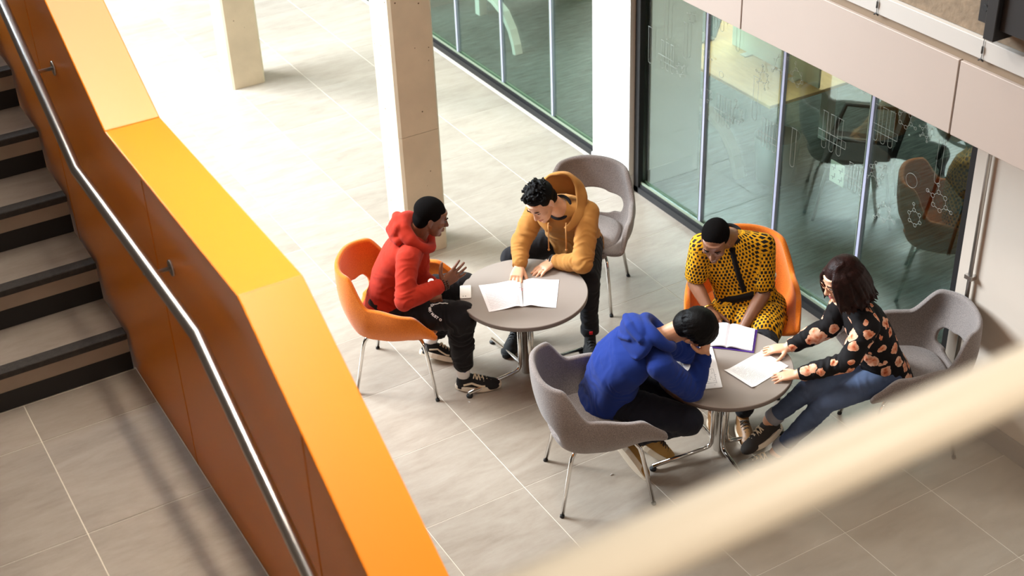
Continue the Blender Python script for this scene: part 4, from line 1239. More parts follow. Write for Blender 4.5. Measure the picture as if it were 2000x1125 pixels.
# ---------------------------------------------------------------- man in the red hoodie
p = Person('person in a red hoodie and black trousers leaning forward with one open hand raised', POSE['red'], M['skin_dark'], (.90, -.42, -.33), bulge=.05, hs=.95)
p.body({'R': dict(palm=(.55, .75, .15), curl=(.05, .08, .12, .2), spread=1.7, thumb=(.35, .95, .0), k=1.05),
        'L': dict(palm=(.3, .2, -.9), curl=(.5, .5, .55, .6))})
mb = Lump(); p.torso(mb, TORSO)
for sd in 'RL': sleeve(p, mb, sd)
hoodie = garment(p, mb, M['red'], 'hoodie', bones(p), .006, seed=2.)
mb = Lump()
hx, hf, sp = p.rs, p.f, p.sp
nb = p.neck
ring = [nb + (-p.back * math.cos(a) * .085 + hx * math.sin(a) * .10) + sp * (.055 * -math.cos(a) * .5 + .0) for a in [PI * (-1 + q / 8) + PI for q in range(17)]]
ring = [nb + (p.back * math.cos(a) * .10 + hx * math.sin(a) * .105) + sp * (.02 + .035 * math.cos(a)) for a in [-PI + 2 * PI * q / 20 for q in range(21)]]
mb.chain(ring, [.026 + .022 * (.5 + .5 * math.cos(-PI + 2 * PI * q / 20)) for q in range(21)], 12)
mb.ell(nb + p.back * .125 + sp * .015, (hx, p.back, sp), (.105, .052, .062), 18)
mb.cap(nb + p.back * .12 + hx * .07 + sp * .05, nb + p.back * .15 - hx * .05 + sp * .045, .030, .030)
mb.cap(nb + p.back * .09 + hx * .10 - sp * .015, nb + p.back * .15 - sp * .02, .03, .034)
me = fuse(mb, .0065, 3, 'hood'); tousle(me, .011, 13, 4.)
finish(me, M['red'], p.root, 'hood')
cuff(p, 'R', M['red'], .038); cuff(p, 'L', M['red'], .037)
trousers(p, M['blacktwill'], (.098, .088, .076, .060), .80, .010)
for sd in 'RL':
    j = p.J; k_, a_ = j['knee' + sd], j['ank' + sd]
    c = wobj('trouser_cuff', MB().tube([lerp(k_, a_, .76), lerp(k_, a_, .80), lerp(k_, a_, .86), lerp(k_, a_, .88)], [.058, .061, .058, .048], 22), M['blacktwill'], p.root)
    s_ = wobj('sock', MB().tube([lerp(k_, a_, .84), lerp(k_, a_, .95), lerp(k_, a_, 1.05)], [.042, .039, .040], 22), M['sock'], p.root)
    s_['label'] = 'white ribbed sock with a small navy emblem'
    d = (a_ - k_).normalized(); side = (CAM - a_); side = (side - d * side.dot(d)).normalized(); tg = d.cross(side)
    em = Lump(); q0 = lerp(k_, a_, .915) + side * .0375 - tg * .006
    em.ell(q0, (tg, d, side), (.012, .0075, .003), 12)
    wobj('emblem', em, M['navy_print'], p.root, s_)
shoe(p, p.J['ankR'] + Vector((0, 0, .0)), (.86, -.5, -.02), (0, 0, 1), M['shoe_black'], M['sole_cream'], M['lace_cream'], ankle=.105, stripe=M['lace_cream'], label='black low sneaker with cream side stripe, flat on the floor')
shoe(p, p.J['ankL'], (.80, -.50, -.30), (.25, .30, .92), M['shoe_black'], M['sole_cream'], M['lace_cream'], ankle=.095, stripe=M['lace_cream'], label='black low sneaker with cream side stripe, tipped up on its toe')
RED_P = p
# hair, face, watch, beads
mb = Lump(); hair_cap(p, mb, .0085, -.010, .014)
mb.ell(p.H(0, -.02, .045), p.hax(), (.081 * p.hs, .098 * p.hs, .075 * p.hs), 24)
me = fuse(mb, .006, 4, 'hair'); finish(me, M['hair_crop'], p.root, 'hair')
p.face_parts(M['hair_crop'], M['lip_dark'])
strand_ring(p, 'R', M['beads'], 'bead_bracelet', .034, 1.03, .007, True, 18)
strand_ring(p, 'R', M['beads'], 'bead_bracelet', .033, 1.10, .006, True, 18)
wt = strand_ring(p, 'L', M['rubber'], 'watch_strap', .036, .93, .006)
wobj('watch_face', MB().tube([lerp(p.J['elbL'], p.J['wrL'], .93) + Vector((-.012, -.02, .030)), lerp(p.J['elbL'], p.J['wrL'], .93) + Vector((-.016, -.026, .040))], .017, 18), M['silver'], p.root, wt)

# ---------------------------------------------------------------- man in the tan hoodie
p = Person('person in a tan hoodie and black jeans bent over an open booklet', POSE['tan'], M['skin_light'], (-.78, -.36, -.62), headup=(-.2, .1, 1), bulge=.05, hs=.97)
p.body({'R': dict(palm=FLAT, curl=(.42, .40, .42, .5), curl2=(.35, .35, .35, .4), spread=1.2, thumb=(.75, .6, -.3), k=1.02),
        'L': dict(palm=(.1, .05, -1), curl=(.12, .12, .14, .18), spread=.5, thumb=(.8, .45, -.2), k=1.02)})
mb = Lump(); p.torso(mb, TORSO)
for sd in 'RL': sleeve(p, mb, sd, (.069, .061, .052, .041))
garment(p, mb, M['tan'], 'hoodie', bones(p), .007, seed=5.)
nb = p.neck; hx, sp = p.rs, p.sp
# hood standing up behind the head: an open cowl
U2 = (sp * .5 + Vector((0, 0, 1)) * .7).normalized()
hb = MB(); NR, NK = 33, 11
hv = []; hf_ = []
def bez(pts, t):
    # smooth curve through key points
    n_ = len(pts) - 1; x_ = t * n_; i_ = min(int(x_), n_ - 1); f_ = x_ - i_
    g_ = lambda q: V3(pts[max(0, min(n_, q))])
    a_, b_, c_, d_ = g_(i_ - 1), g_(i_), g_(i_ + 1), g_(i_ + 2)
    return 0.5 * ((2 * b_) + (c_ - a_) * f_ + (2 * a_ - 5 * b_ + 4 * c_ - d_) * f_ ** 2 + (3 * b_ - a_ - 3 * c_ + d_) * f_ ** 3)
half = lambda m: [nb - p.back * .115 + hx * (m * .035) - sp * .020, nb - p.back * .075 + hx * (m * .085) + sp * .010, nb - p.back * .005 + hx * (m * .104) + U2 * .060, nb + p.back * .045 + hx * (m * .098) + U2 * .140]
rimk = half(-1) + [nb + p.back * .055 - hx * .055 + U2 * .205, nb + p.back * .045 + U2 * .228, nb + p.back * .055 + hx * .055 + U2 * .205] + half(1)[::-1]
halfb = lambda m: [nb - p.back * .120 + hx * (m * .04) - sp * .035, nb - p.back * .075 + hx * (m * .105) - sp * .025, nb + p.back * .0 + hx * (m * .128) - sp * .012, nb + p.back * .065 + hx * (m * .110) - sp * .01]
basek = halfb(-1) + [nb + p.back * .095 - hx * .06 - sp * .01, nb + p.back * .105 - sp * .01, nb + p.back * .095 + hx * .06 - sp * .01] + halfb(1)[::-1]
for k_ in range(NK):
    t = k_ / (NK - 1)
    for q in range(NR):
        u_ = q / (NR - 1); sgn = (u_ - .5) * 2
        outw = (p.back * math.cos(sgn * 2.3) + hx * math.sin(sgn * 2.3)).normalized()
        hv.append(lerp(bez(rimk, u_), bez(basek, u_), t) + outw * (.055 * math.sin(PI * t) * (1 - .55 * abs(sgn))))
for k_ in range(NK - 1):
    for q in range(NR - 1): hf_.append((k_ * NR + q, k_ * NR + q + 1, (k_ + 1) * NR + q + 1, (k_ + 1) * NR + q))
hb.add(hv, hf_, True)
hd = wobj('hood', hb, M['tan'], p.root)
md = hd.modifiers.new('s', 'SOLIDIFY'); md.thickness = .020; md.offset = 0
md = hd.modifiers.new('b', 'SUBSURF'); md.levels = 2; md.render_levels = 2
bpy.context.view_layer.update(); bake(hd); tousle(hd.data, .010, 13, 2.)
for f_ in hd.data.polygons: f_.use_smooth = True
wobj('undershirt_collar', MB().tube([nb + (p.back * math.cos(a) * .066 + hx * math.sin(a) * .068) + sp * (.022 + .02 * math.cos(a)) for a in [2 * PI * q / 24 for q in range(25)]], .010, 8, caps=False), M['blackjean'], p.root)
cuff(p, 'R', M['tan'], .043); cuff(p, 'L', M['tan'], .040)
for sx in (-1, 1):
    a = nb - p.back * .10 + hx * sx * .055 + sp * .0
    b = a + Vector((0, 0, -.17)) + p.f * .015
    ds = wobj('drawstring', MB().tube([a + sp * .02, lerp(a, b, .3) + p.f * .012, b], .0042, 8), M['cord'], p.root)
    wobj('knot', Lump().ball(b, .008, 10), M['cord'], p.root, ds)
trousers(p, M['blackjean'], (.095, .072, .060, .050), .90, .007, 7.)
for sd, lab in (('L', 'black high sneaker beside the table'), ('R', 'black high sneaker under the table')):
    k_, a_ = p.J['knee' + sd], p.J['ank' + sd]
    wobj('turn_up', MB().tube([lerp(k_, a_, .82), lerp(k_, a_, .84), lerp(k_, a_, .93), lerp(k_, a_, .95)], [.054, .058, .058, .048], 22), M['blackjean'], p.root)
    so = shoe(p, a_, (-.42, -.88, 0) if sd == 'L' else (-.75, -.6, 0), (0, 0, 1), M['shoe_black'], M['sole_black'], M['rubber'], ankle=.09, high=True, label=lab)
    if sd == 'L':
        side = Vector((-.42, -.88, .2)).normalized()
        wobj('red_tag', MB().box(lerp(k_, a_, .885) + side * .056, (.020, .020, .018), Matrix.Rotation(math.atan2(-.88, -.42), 3, 'Z')), M['red_tag'], p.root)
mb = Lump(); hair_cap(p, mb, .010, -.012, .014)
rr = random.Random(5)
for q in range(170):
    th = rr.uniform(-PI, PI); ph = rr.uniform(.05, 1.0)
    d0 = (p.hx * math.cos(th) * ph + p.hf * math.sin(th) * ph * 1.0 + p.hu * math.sqrt(max(0, 1 - ph * ph * .8))).normalized()
    if d0.dot(p.hf) > .80: continue
    b = p.H(0, -.012, .035) + (p.hx * d0.dot(p.hx) * .078 + p.hf * d0.dot(p.hf) * .094 + p.hu * d0.dot(p.hu) * .088)
    sw = (p.hf * rr.uniform(-.2, .9) + p.hx * rr.uniform(-.7, .7) + d0 * .45).normalized()
    mb.chain([b, b + sw * .016 + d0 * .006, b + sw * .030], [.0085, .0065, .003], 6)
me = fuse(mb, .0042, 1, 'hair'); finish(me, M['hair_black'], p.root, 'hair')
p.face_parts(M['hair_black'], M['lip_light'])
strand_ring(p, 'L', M['black_steel'], 'chain_bracelet', .033, 1.05, .008, True, 16)
strand_ring(p, 'L', M['silver'], 'link_bracelet', .034, 1.0, .004, True, 22)
fp = p.fing['L'][2]
d = (fp[1] - fp[0]).normalized(); x = d.orthogonal().normalized(); y = d.cross(x); c = lerp(fp[0], fp[1], .55)
wobj('ring', MB().tube([c + (x * math.cos(2 * PI * q / 14) + y * math.sin(2 * PI * q / 14)) * .0105 for q in range(15)], .0022, 6, caps=False), M['silver'], p.root)

# ---------------------------------------------------------------- man in the yellow patterned shirt
p = Person('smiling person in a yellow and black patterned tunic looking down at a notebook', POSE['yellow'], M['skin_dark2'], (-.66, -.58, -.50), bulge=.03, hs=.97, w=1.02)
p.body({'R': dict(palm=FLAT, curl=(.25, .25, .3, .35), k=1.05), 'L': dict(palm=(0, .3, -1), curl=(.4, .4, .45, .5), k=1.05)})
mb = Lump()
p.torso(mb, [(-.18, .20, .165, .05), (-.12, .20, .165, .045), (0, .192, .150, .03), (.2, .172, .130, .012), (.45, .172, .126, .008), (.7, .190, .126, .004), (.88, .172, .104, 0), (1.0, .110, .078, 0), (1.04, .075, .062, 0)])
for sd in 'RL':
    sleeve(p, mb, sd, (.076, .073, .0, .0), .0) if False else None
    j = p.J
    mb.cap(lerp(j['shc'], j['sh' + sd], .25) + p.sp * .005, j['sh' + sd], .068, .076)
    mb.chain([j['sh' + sd], lerp(j['sh' + sd], j['elb' + sd], .5), lerp(j['sh' + sd], j['elb' + sd], .74)], [.074, .070, .067], 20)
for sd in 'RL':
    h_, k_ = p.J['hip' + sd], p.J['knee' + sd]
    mb.chain([h_ + Vector((0, 0, .0)), lerp(h_, k_, .35) + Vector((0, 0, .012)), lerp(h_, k_, .68) + Vector((0, 0, .012))], [.118, .112, .098], 20)
m_, n_ = lerp(p.J['hipR'], p.J['hipL'], .5), lerp(p.J['kneeR'], p.J['kneeL'], .5)
mb.chain([m_ + Vector((0, 0, .02)), lerp(m_, n_, .6) + Vector((0, 0, .012))], [.10, .085], 18)
tun = garment(p, mb, M['ankara'], 'tunic', bones(p, 20), .005, .0065, 4, 9.)
# cloth coordinates along the body so that the print follows it
co = co_of(tun.data) + np.array(p.root.location)
pat = np.zeros((len(co), 3))
tt, dt = seg_param(co, p.spine(-.2)[0], p.spine(1)[0])
best = dt / .15
P0, X_, Y_ = [np.array(v) for v in p.spine(.5)]
rel = co - P0
ang = np.arctan2(rel @ X_, rel @ Y_)
pat[:, 0] = ang * .165; pat[:, 1] = rel @ np.array(p.sp)
for sd in 'RL':
    a, b = np.array(p.J['sh' + sd]), np.array(p.J['elb' + sd]); t, dd = seg_param(co, a, b)
    ax = (b - a) / np.linalg.norm(b - a); u0 = np.cross(ax, np.array(p.back)); u0 /= np.linalg.norm(u0); u1 = np.cross(ax, u0)
    m = (dd / .074 < best * .9) & (t > .12)
    r_ = co - a
    pat[m, 0] = (np.arctan2(r_ @ u0, r_ @ u1) * .074)[m] + .3; pat[m, 1] = (r_ @ ax)[m]
hp_ = np.array(p.J['hip']); fr_ = np.array(p.f); rl_ = co - hp_
m = (rl_ @ fr_ > .13) & (co[:, 2] < p.J['hip'].z + .16)
pat[m, 0] = (rl_ @ np.array(p.rp))[m]; pat[m, 1] = (-(rl_ @ fr_))[m]
at = tun.data.attributes.new('pat', 'FLOAT_VECTOR', 'POINT'); at.data.foreach_set('vector', pat.astype(np.float32).ravel())
def surf_strip(p, name, prs, wd, mt, off=.004, par=None):
    """narrow band lying on the front of the garment: prs = (t along spine, side fraction)"""
    bvh = None
    from mathutils.bvhtree import BVHTree
    g = par.data; Lr = V3(p.root.location)
    bv = BVHTree.FromPolygons([v.co for v in g.vertices], [q.vertices[:] for q in g.polygons])
    vs = []; fs = []
    n = 0
    for t, ang in prs:
        c, x, y = p.spine(t)
        dirv = y * math.cos(ang) + x * math.sin(ang)
        nxt = None
        h = bv.ray_cast(c + dirv * .45 - Lr, -dirv)
        hp = h[0] if h[0] is not None else c + dirv * .12 - Lr
        nm = h[1] if h[0] is not None else dirv
        n += 1
        vs.append((hp + nm * off, nm))
    out = MB()
    pts = [v[0] for v in vs]
    V_ = []
    for i, (q, nm) in enumerate(vs):
        tg = (pts[min(i + 1, n - 1)] - pts[max(i - 1, 0)]).normalized(); sd = tg.cross(nm).normalized()
        V_ += [q + sd * wd / 2, q - sd * wd / 2, q - sd * wd / 2 - nm * .012, q + sd * wd / 2 - nm * .012]
    F_ = [(3, 2, 1, 0), tuple(4 * (n - 1) + k for k in range(4))]
    for i in range(n - 1):
        for k in range(4): F_.append((i * 4 + k, i * 4 + (k + 1) % 4, (i + 1) * 4 + (k + 1) % 4, (i + 1) * 4 + k))
    out.add(V_, F_, True)
    return link(name, out.mesh(name), mt, par or p.root)
M['black_trim'] = cloth('black_trim', srgb(24, 18, 16), .05)
surf_strip(p, 'placket', [(1.0 - .62 * q / 14, 0) for q in range(15)], .030, M['black_trim'], .003, tun)
surf_strip(p, 'waist_band', [(.30, -1.5 + 3.0 * q / 24) for q in range(25)], .045, M['black_trim'], .003, tun)
nb = p.neck
wobj('collar', MB().tube([nb + (p.back * math.cos(a) * .068 + p.rs * math.sin(a) * .068) + p.sp * (.026 + .022 * math.cos(a)) for a in [2 * PI * q / 24 for q in range(25)]], .011, 10, caps=False), M['black_trim'], p.root)
trousers(p, M['blackjean'], (.098, .078, .064, .054), .92, .006, 2.)
for sd in 'RL': shoe(p, p.J['ank' + sd], (-.45, -.89, 0), (0, 0, 1), M['shoe_brown'], M['sole_cream'], M['lace_dark'], ankle=.09)
mb = Lump(); hair_cap(p, mb, .0065, -.012, .012)
me = fuse(mb, .006, 4, 'hair'); finish(me, M['hair_crop'], p.root, 'hair')
p.face_parts(M['hair_crop'], M['lip_dark'])
m = Lump(); m.chain([p.H(-.015, .090, -.066), p.H(0, .0965, -.067), p.H(.015, .090, -.066)], [.0022, .003, .0022], 8)
wobj('teeth', m, M['eye_white'], p.root)
strand_ring(p, 'R', M['gold'], 'bracelet', .033, .93, .0045)

# ---------------------------------------------------------------- man in the blue hoodie
p = Person('person in a blue hoodie bowed over the table with his head propped on his hands', POSE['blue'], M['skin_light2'], (.62, -.22, -.78), headup=(.395, -.81, .435), bulge=.095, hs=1.0)
p.body({'R': dict(palm=(-.25, .8, .45), curl=(.25, .25, .3, .35), k=1.0), 'L': dict(palm=(-.2, -.9, .35), curl=(.25, .25, .3, .35), k=1.0)})
mb = Lump(); p.torso(mb, [(-.24, .172, .14, .0), (-.02, .182, .150, .0), (.2, .175, .132, .005), (.45, .172, .124, .004), (.7, .188, .122, .004), (.88, .17, .102, 0), (1.0, .11, .078, 0), (1.05, .07, .06, 0)])
for sd in 'RL': sleeve(p, mb, sd, (.072, .060, .052, .041))
garment(p, mb, M['blue'], 'hoodie', bones(p, 24), .007, seed=11.)
nb = p.neck; hx, sp = p.rs, p.sp
mb = Lump()
# hood lying on the upper back: a wide soft pouch with a folded rim
ring = [nb + p.back * (.02 + .085 * math.cos(a)) + hx * math.sin(a) * .112 + sp * (.060 + .03 * math.cos(a)) for a in [-2.7 + 5.4 * q / 24 for q in range(25)]]
mb.chain(ring, [.026 + .010 * math.cos((-2.7 + 5.4 * q / 24) / 2) for q in range(25)], 12)
UZ = (sp + Vector((0, 0, .8))).normalized()
mb.ell(nb + p.back * .110 - sp * .02, (hx, p.back, sp), (.158, .056, .125), 24)
mb.ell(nb + p.back * .130 + sp * .03 - hx * .025, (hx, p.back, sp), (.125, .062, .085), 20)
mb.chain([nb + p.back * .15 + hx * .10 + sp * .045, nb + p.back * .185 + sp * .06, nb + p.back * .165 - hx * .11 + sp * .05], [.020, .026, .020], 12)
mb.chain([nb + p.back * .125 + hx * .145 - sp * .06, nb + p.back * .155 - sp * .13, nb + p.back * .12 - hx * .145 - sp * .07], [.010, .013, .010], 12)
mb.chain([nb + p.back * .175 + hx * .05 - sp * .0, nb + p.back * .175 - hx * .03 - sp * .05, nb + p.back * .15 - hx * .11 - sp * .05], [.010, .011, .008], 12)
me = fuse(mb, .0065, 3, 'hood'); tousle(me, .008, 9, 8.)
finish(me, M['blue'], p.root, 'hood')
cuff(p, 'R', M['blue'], .039); cuff(p, 'L', M['blue'], .039)
trousers(p, M['navy'], (.098, .078, .064, .050), .90, .006, 12.)
shoe(p, p.J['ankR'], (.27, -.68, -.68), (.90, .12, .32), M['shoe_tan'], M['sole_cream'], M['lace_dark'], ankle=.085, label='tan knit sneaker with cream sole, heel raised under the chair')
shoe(p, p.J['ankL'], (.60, -.40, -.55), (.55, -.2, .8), M['shoe_tan'], M['sole_cream'], M['lace_dark'], ankle=.085, label='tan knit sneaker half hidden behind the other one')
mb = Lump(); hair_cap(p, mb, .017, -.010, .014)
rr = random.Random(9)
for q in range(240):
    th = rr.uniform(-PI, PI); ph = rr.uniform(.12, 1.1)
    d0 = (p.hx * math.cos(th) * math.sin(ph * 1.35) + p.hf * math.sin(th) * math.sin(ph * 1.35) + p.hu * math.cos(ph * 1.35)).normalized()
    if d0.dot(p.hf) > .9: continue
    b = p.H(0, -.016, .035) + (p.hx * d0.dot(p.hx) * .090 + p.hf * d0.dot(p.hf) * .104 + p.hu * d0.dot(p.hu) * .090)
    down = (d0 * d0.dot(p.hu) - p.hu).normalized() if d0.dot(p.hu) < .98 else p.hx
    jt = (p.hx * rr.uniform(-.4, .4) + p.hf * rr.uniform(-.4, .4)) * .012; mb.chain([b - down * .02, b + down * .012 + d0 * .004 + jt * .5, b + down * .040 - d0 * .001 + jt], [.0075, .0065, .002], 6)
me = fuse(mb, .0045, 1, 'hair'); finish(me, M['hair_black'], p.root, 'hair')
p.face_parts(M['hair_black'], M['lip_light'])

# ---------------------------------------------------------------- woman in the floral top
p = Person('person with dark bob and glasses in a black floral top and blue jeans, legs crossed', POSE['woman'], M['skin_fair'], (-.92, .20, -.40), bulge=.03, hs=.98, w=.9)
p.body({'R': dict(palm=FLAT, curl=(.12, .12, .12, .15), spread=1.2, thumb=(.45, .85, -.2), k=.95),
        'L': dict(palm=(0, 0, -1), curl=(.1, .1, .1, .12), spread=1.3, thumb=(.5, .85, -.15), k=.95)})
mb = Lump(); p.torso(mb, [(-.24, .172, .155, .0), (-.05, .182, .160, .0), (.2, .165, .135, .012), (.45, .158, .125, .012), (.7, .172, .125, .01), (.88, .155, .098, 0), (1.0, .10, .07, 0), (1.04, .07, .055, 0)])
for sd in 'RL': sleeve(p, mb, sd, (.064, .056, .050, .038))
garment(p, mb, M['floral'], 'blouse', bones(p, 20), .007, seed=21.)
cuff(p, 'R', M['floral'], .034, .88); cuff(p, 'L', M['floral'], .034, .88)
trousers(p, M['denim'], (.088, .066, .056, .042), .86, .004, 31., .160)
for sd in 'RL':
    k_, a_ = p.J['knee' + sd], p.J['ank' + sd]
    wobj('turn_up', MB().tube([lerp(k_, a_, .80), lerp(k_, a_, .815), lerp(k_, a_, .93), lerp(k_, a_, .945)], [.044, .050, .050, .042], 22), M['denim_cuff'], p.root)
shoe(p, p.J['ankR'], (-.82, .05, -.35), (-.25, .2, .95), M['shoe_char'], M['sole_cream'], M['lace_cream'], L=.255, ankle=.085, label='charcoal sneaker with pale sole hanging from the crossed leg')
shoe(p, p.J['ankL'], (-.95, .3, 0), (0, 0, 1), M['shoe_char'], M['sole_cream'], M['lace_cream'], L=.255, ankle=.08, label='charcoal sneaker planted on the floor')
# bob: locks falling from a parting to the shoulders
mb = Lump(); hair_cap(p, mb, .013, -.012, .014)
rr = random.Random(4)
part = -.022
for q in range(150):
    a = -2.45 + 4.9 * (q + .5) / 150            # round the back from one temple to the other
    dx, dy = math.sin(a), -math.cos(a)
    lay = rr.choice((0, 0, .008, .014))
    r0 = .086 + .006 * abs(math.cos(a)) + lay * .6; r1 = .104 + lay
    front = max(0, (abs(a) - 1.7) / .75)
    lng = -.160 - .025 * math.cos(a) + rr.uniform(-.022, .018) + lay * 1.5
    ph_ = rr.uniform(0, 6.3); am = rr.uniform(.004, .010)
    pts = [p.H(part + (dx * .02), dy * .02 - .01, .121 + lay * .2)]
    for t in [q_ / 9 for q_ in range(1, 10)]:
        z = .112 + (lng - .112) * t ** 1.15
        rad = r0 * math.sin(min(1, t * 2.6) * PI / 2) if t < .39 else r0 + (r1 - r0) * math.sin((t - .39) / .61 * PI * .75)
        if t > .8: rad += (t - .8) * rr.uniform(-.08, .12)
        wv = am * math.sin(t * 9 + ph_) * max(0, t - .25) * 1.6
        pts.append(p.H(part * (1 - t) * .5 + dx * rad + dy * wv, dy * rad * 1.10 - dx * wv - .012 + front * .012, z))
    mb.chain(pts, [.008, .011, .012, .012, .0115, .011, .0105, .0095, .0075, .0035], 7)
me = fuse(mb, .0045, 1, 'hair'); finish(me, M['hair_brown'], p.root, 'hair')
p.face_parts(M['hair_brown'], M['lip_pink'])
gl = MB(); k = p.hs
for sx in (-1, 1):
    gl.tube([p.H(sx * .034 + .024 * math.cos(2 * PI * q / 20), .100 - .10 * abs(sx * .034 + .024 * math.cos(2 * PI * q / 20)) ** 1.2, .0 + .022 * math.sin(2 * PI * q / 20)) for q in range(21)], .0014, 6, caps=False)
    gl.tube([p.H(sx * .057, .092, .006), p.H(sx * .074, .06, .008), p.H(sx * .079, -.005, .006)], .0018, 6)
gl.tube([p.H(-.010, .0985, .004), p.H(0, .1005, .007), p.H(.010, .0985, .004)], .0018, 6)
wobj('glasses', gl, M['rose_gold'], p.root)
fp = p.fing['L'][2]
d = (fp[1] - fp[0]).normalized(); x = d.orthogonal().normalized(); y = d.cross(x); c = lerp(fp[0], fp[1], .4)
wobj('ring', MB().tube([c + (x * math.cos(2 * PI * q / 14) + y * math.sin(2 * PI * q / 14)) * .0098 for q in range(15)], .0024, 6, caps=False), M['silver'], p.root)
# ================================================================ papers, phone, small things
def paper_mat(name, base, ink, rows, dens, margin=.08, strength=.6, box=False):
    """handwriting: rows of broken wavy strokes in page coordinates"""
    m = bpy.data.materials.new(name); m.use_nodes = True
    nt = m.node_tree; b = nt.nodes['Principled BSDF']; b.inputs['Roughness'].default_value = .6; b.inputs['Specular IOR Level'].default_value = .3
    at = nn(nt, 'ShaderNodeAttribute', attribute_name='page')
    sep = nn(nt, 'ShaderNodeSeparateXYZ'); nt.links.new(at.outputs['Vector'], sep.inputs[0])
    def mth(op, a, bb=None, c=None):
        n = nn(nt, 'ShaderNodeMath', operation=op)
        for i, v in enumerate((a, bb, c)):
            if v is None: continue
            if isinstance(v, (int, float)): n.inputs[i].default_value = v
            else: nt.links.new(v, n.inputs[i])
        return n.outputs[0]
    u, v = sep.outputs[0], sep.outputs[1]
    rw = mth('MULTIPLY', v, rows)
    n1 = nn(nt, 'ShaderNodeTexNoise'); n1.inputs['Scale'].default_value = 1; n1.inputs['Detail'].default_value = 3
    c1 = nn(nt, 'ShaderNodeCombineXYZ'); nt.links.new(mth('MULTIPLY', u, 70), c1.inputs[0]); nt.links.new(mth('MULTIPLY', mth('FLOOR', rw), 7.3), c1.inputs[1]); nt.links.new(c1.outputs[0], n1.inputs['Vector'])
    wig = mth('MULTIPLY', mth('SUBTRACT', n1.outputs[0], .5), 1.5)
    line = mth('LESS_THAN', mth('ABSOLUTE', mth('SUBTRACT', mth('FRACT', rw), mth('ADD', wig, .5))), .13)
    n2 = nn(nt, 'ShaderNodeTexNoise'); n2.inputs['Scale'].default_value = 1; n2.inputs['Detail'].default_value = 1
    c2 = nn(nt, 'ShaderNodeCombineXYZ'); nt.links.new(mth('MULTIPLY', u, 11), c2.inputs[0]); nt.links.new(mth('MULTIPLY', mth('FLOOR', rw), 3.7), c2.inputs[1]); nt.links.new(c2.outputs[0], n2.inputs['Vector'])
    on = mth('LESS_THAN', n2.outputs[0], dens)
    inn = mth('MULTIPLY', mth('MULTIPLY', mth('GREATER_THAN', u, margin), mth('LESS_THAN', u, 1 - margin)), mth('MULTIPLY', mth('GREATER_THAN', v, margin), mth('LESS_THAN', v, 1 - margin)))
    f = mth('MULTIPLY', mth('MULTIPLY', line, on), mth('MULTIPLY', inn, strength))
    if box:
        du = mth('ABSOLUTE', mth('SUBTRACT', u, .62)); dv = mth('ABSOLUTE', mth('SUBTRACT', v, .5))
        inb = mth('MULTIPLY', mth('LESS_THAN', du, .24), mth('LESS_THAN', dv, .3))
        inb2 = mth('MULTIPLY', mth('LESS_THAN', du, .225), mth('LESS_THAN', dv, .28))
        f = mth('MAXIMUM', f, mth('MULTIPLY', mth('SUBTRACT', inb, inb2), .5))
    mx = nn(nt, 'ShaderNodeMix', data_type='RGBA'); mx.inputs['A'].default_value = base; mx.inputs['B'].default_value = ink
    nt.links.new(f, mx.inputs['Factor']); nt.links.new(mx.outputs['Result'], b.inputs['Base Color'])
    return m

def page(name, quad, mt, parent, lift=lambda u, v: 0.0, thick=.0012, nu=16, nv=10):
    """sheet over four corners (u along the first edge), lifted by a height profile"""
    A, B, C_, D = [Vector(q) for q in quad]
    V_ = []; UVs = []
    for i in range(nu + 1):
        for j in range(nv + 1):
            u, v = i / nu, j / nv
            p = lerp(lerp(A, B, u), lerp(D, C_, u), v)
            p.z += lift(u, v); V_.append(p); UVs.append((u, v, 0))
    n = len(V_)
    V2 = V_ + [Vector((p.x, p.y, p.z - thick)) for p in V_]
    g = lambda i, j: i * (nv + 1) + j
    F_ = []
    for i in range(nu):
        for j in range(nv):
            q = (g(i, j), g(i + 1, j), g(i + 1, j + 1), g(i, j + 1)); F_.append(q); F_.append(tuple(n + k for k in q[::-1]))
    rim = [g(i, 0) for i in range(nu)] + [g(nu, j) for j in range(nv)] + [g(i, nv) for i in range(nu, 0, -1)] + [g(0, j) for j in range(nv, 0, -1)]
    for a, b in zip(rim, rim[1:] + rim[:1]): F_.append((a, n + a, n + b, b))
    mb = MB().add(V2, F_)
    o = obj(name, mb, mt, parent, world=True)
    at = o.data.attributes.new('page', 'FLOAT_VECTOR', 'POINT'); at.data.foreach_set('vector', np.array(UVs + UVs, np.float32).ravel())
    return o

M['page_notes'] = paper_mat('booklet_page', srgb(250, 245, 246), srgb(150, 120, 128), 17, .72, strength=.5)
M['page_lined'] = paper_mat('notebook_page', srgb(242, 236, 240), srgb(128, 118, 140), 13, .48, .12, .36)
M['page_plain'] = paper_mat('pad_page', srgb(246, 243, 242), srgb(110, 110, 120), 12, .45, .1, .55, True)
M['page_typed'] = paper_mat('typed_sheet', srgb(250, 248, 246), srgb(110, 105, 108), 24, .62, .10, .5)
M['purple'] = mat('purple_cover', srgb(86, 52, 150), .5)
M['pad_edge'] = mat('page_block', srgb(226, 220, 214), .7)
M['phone_white'] = mat('phone_white', srgb(240, 232, 222), .25)

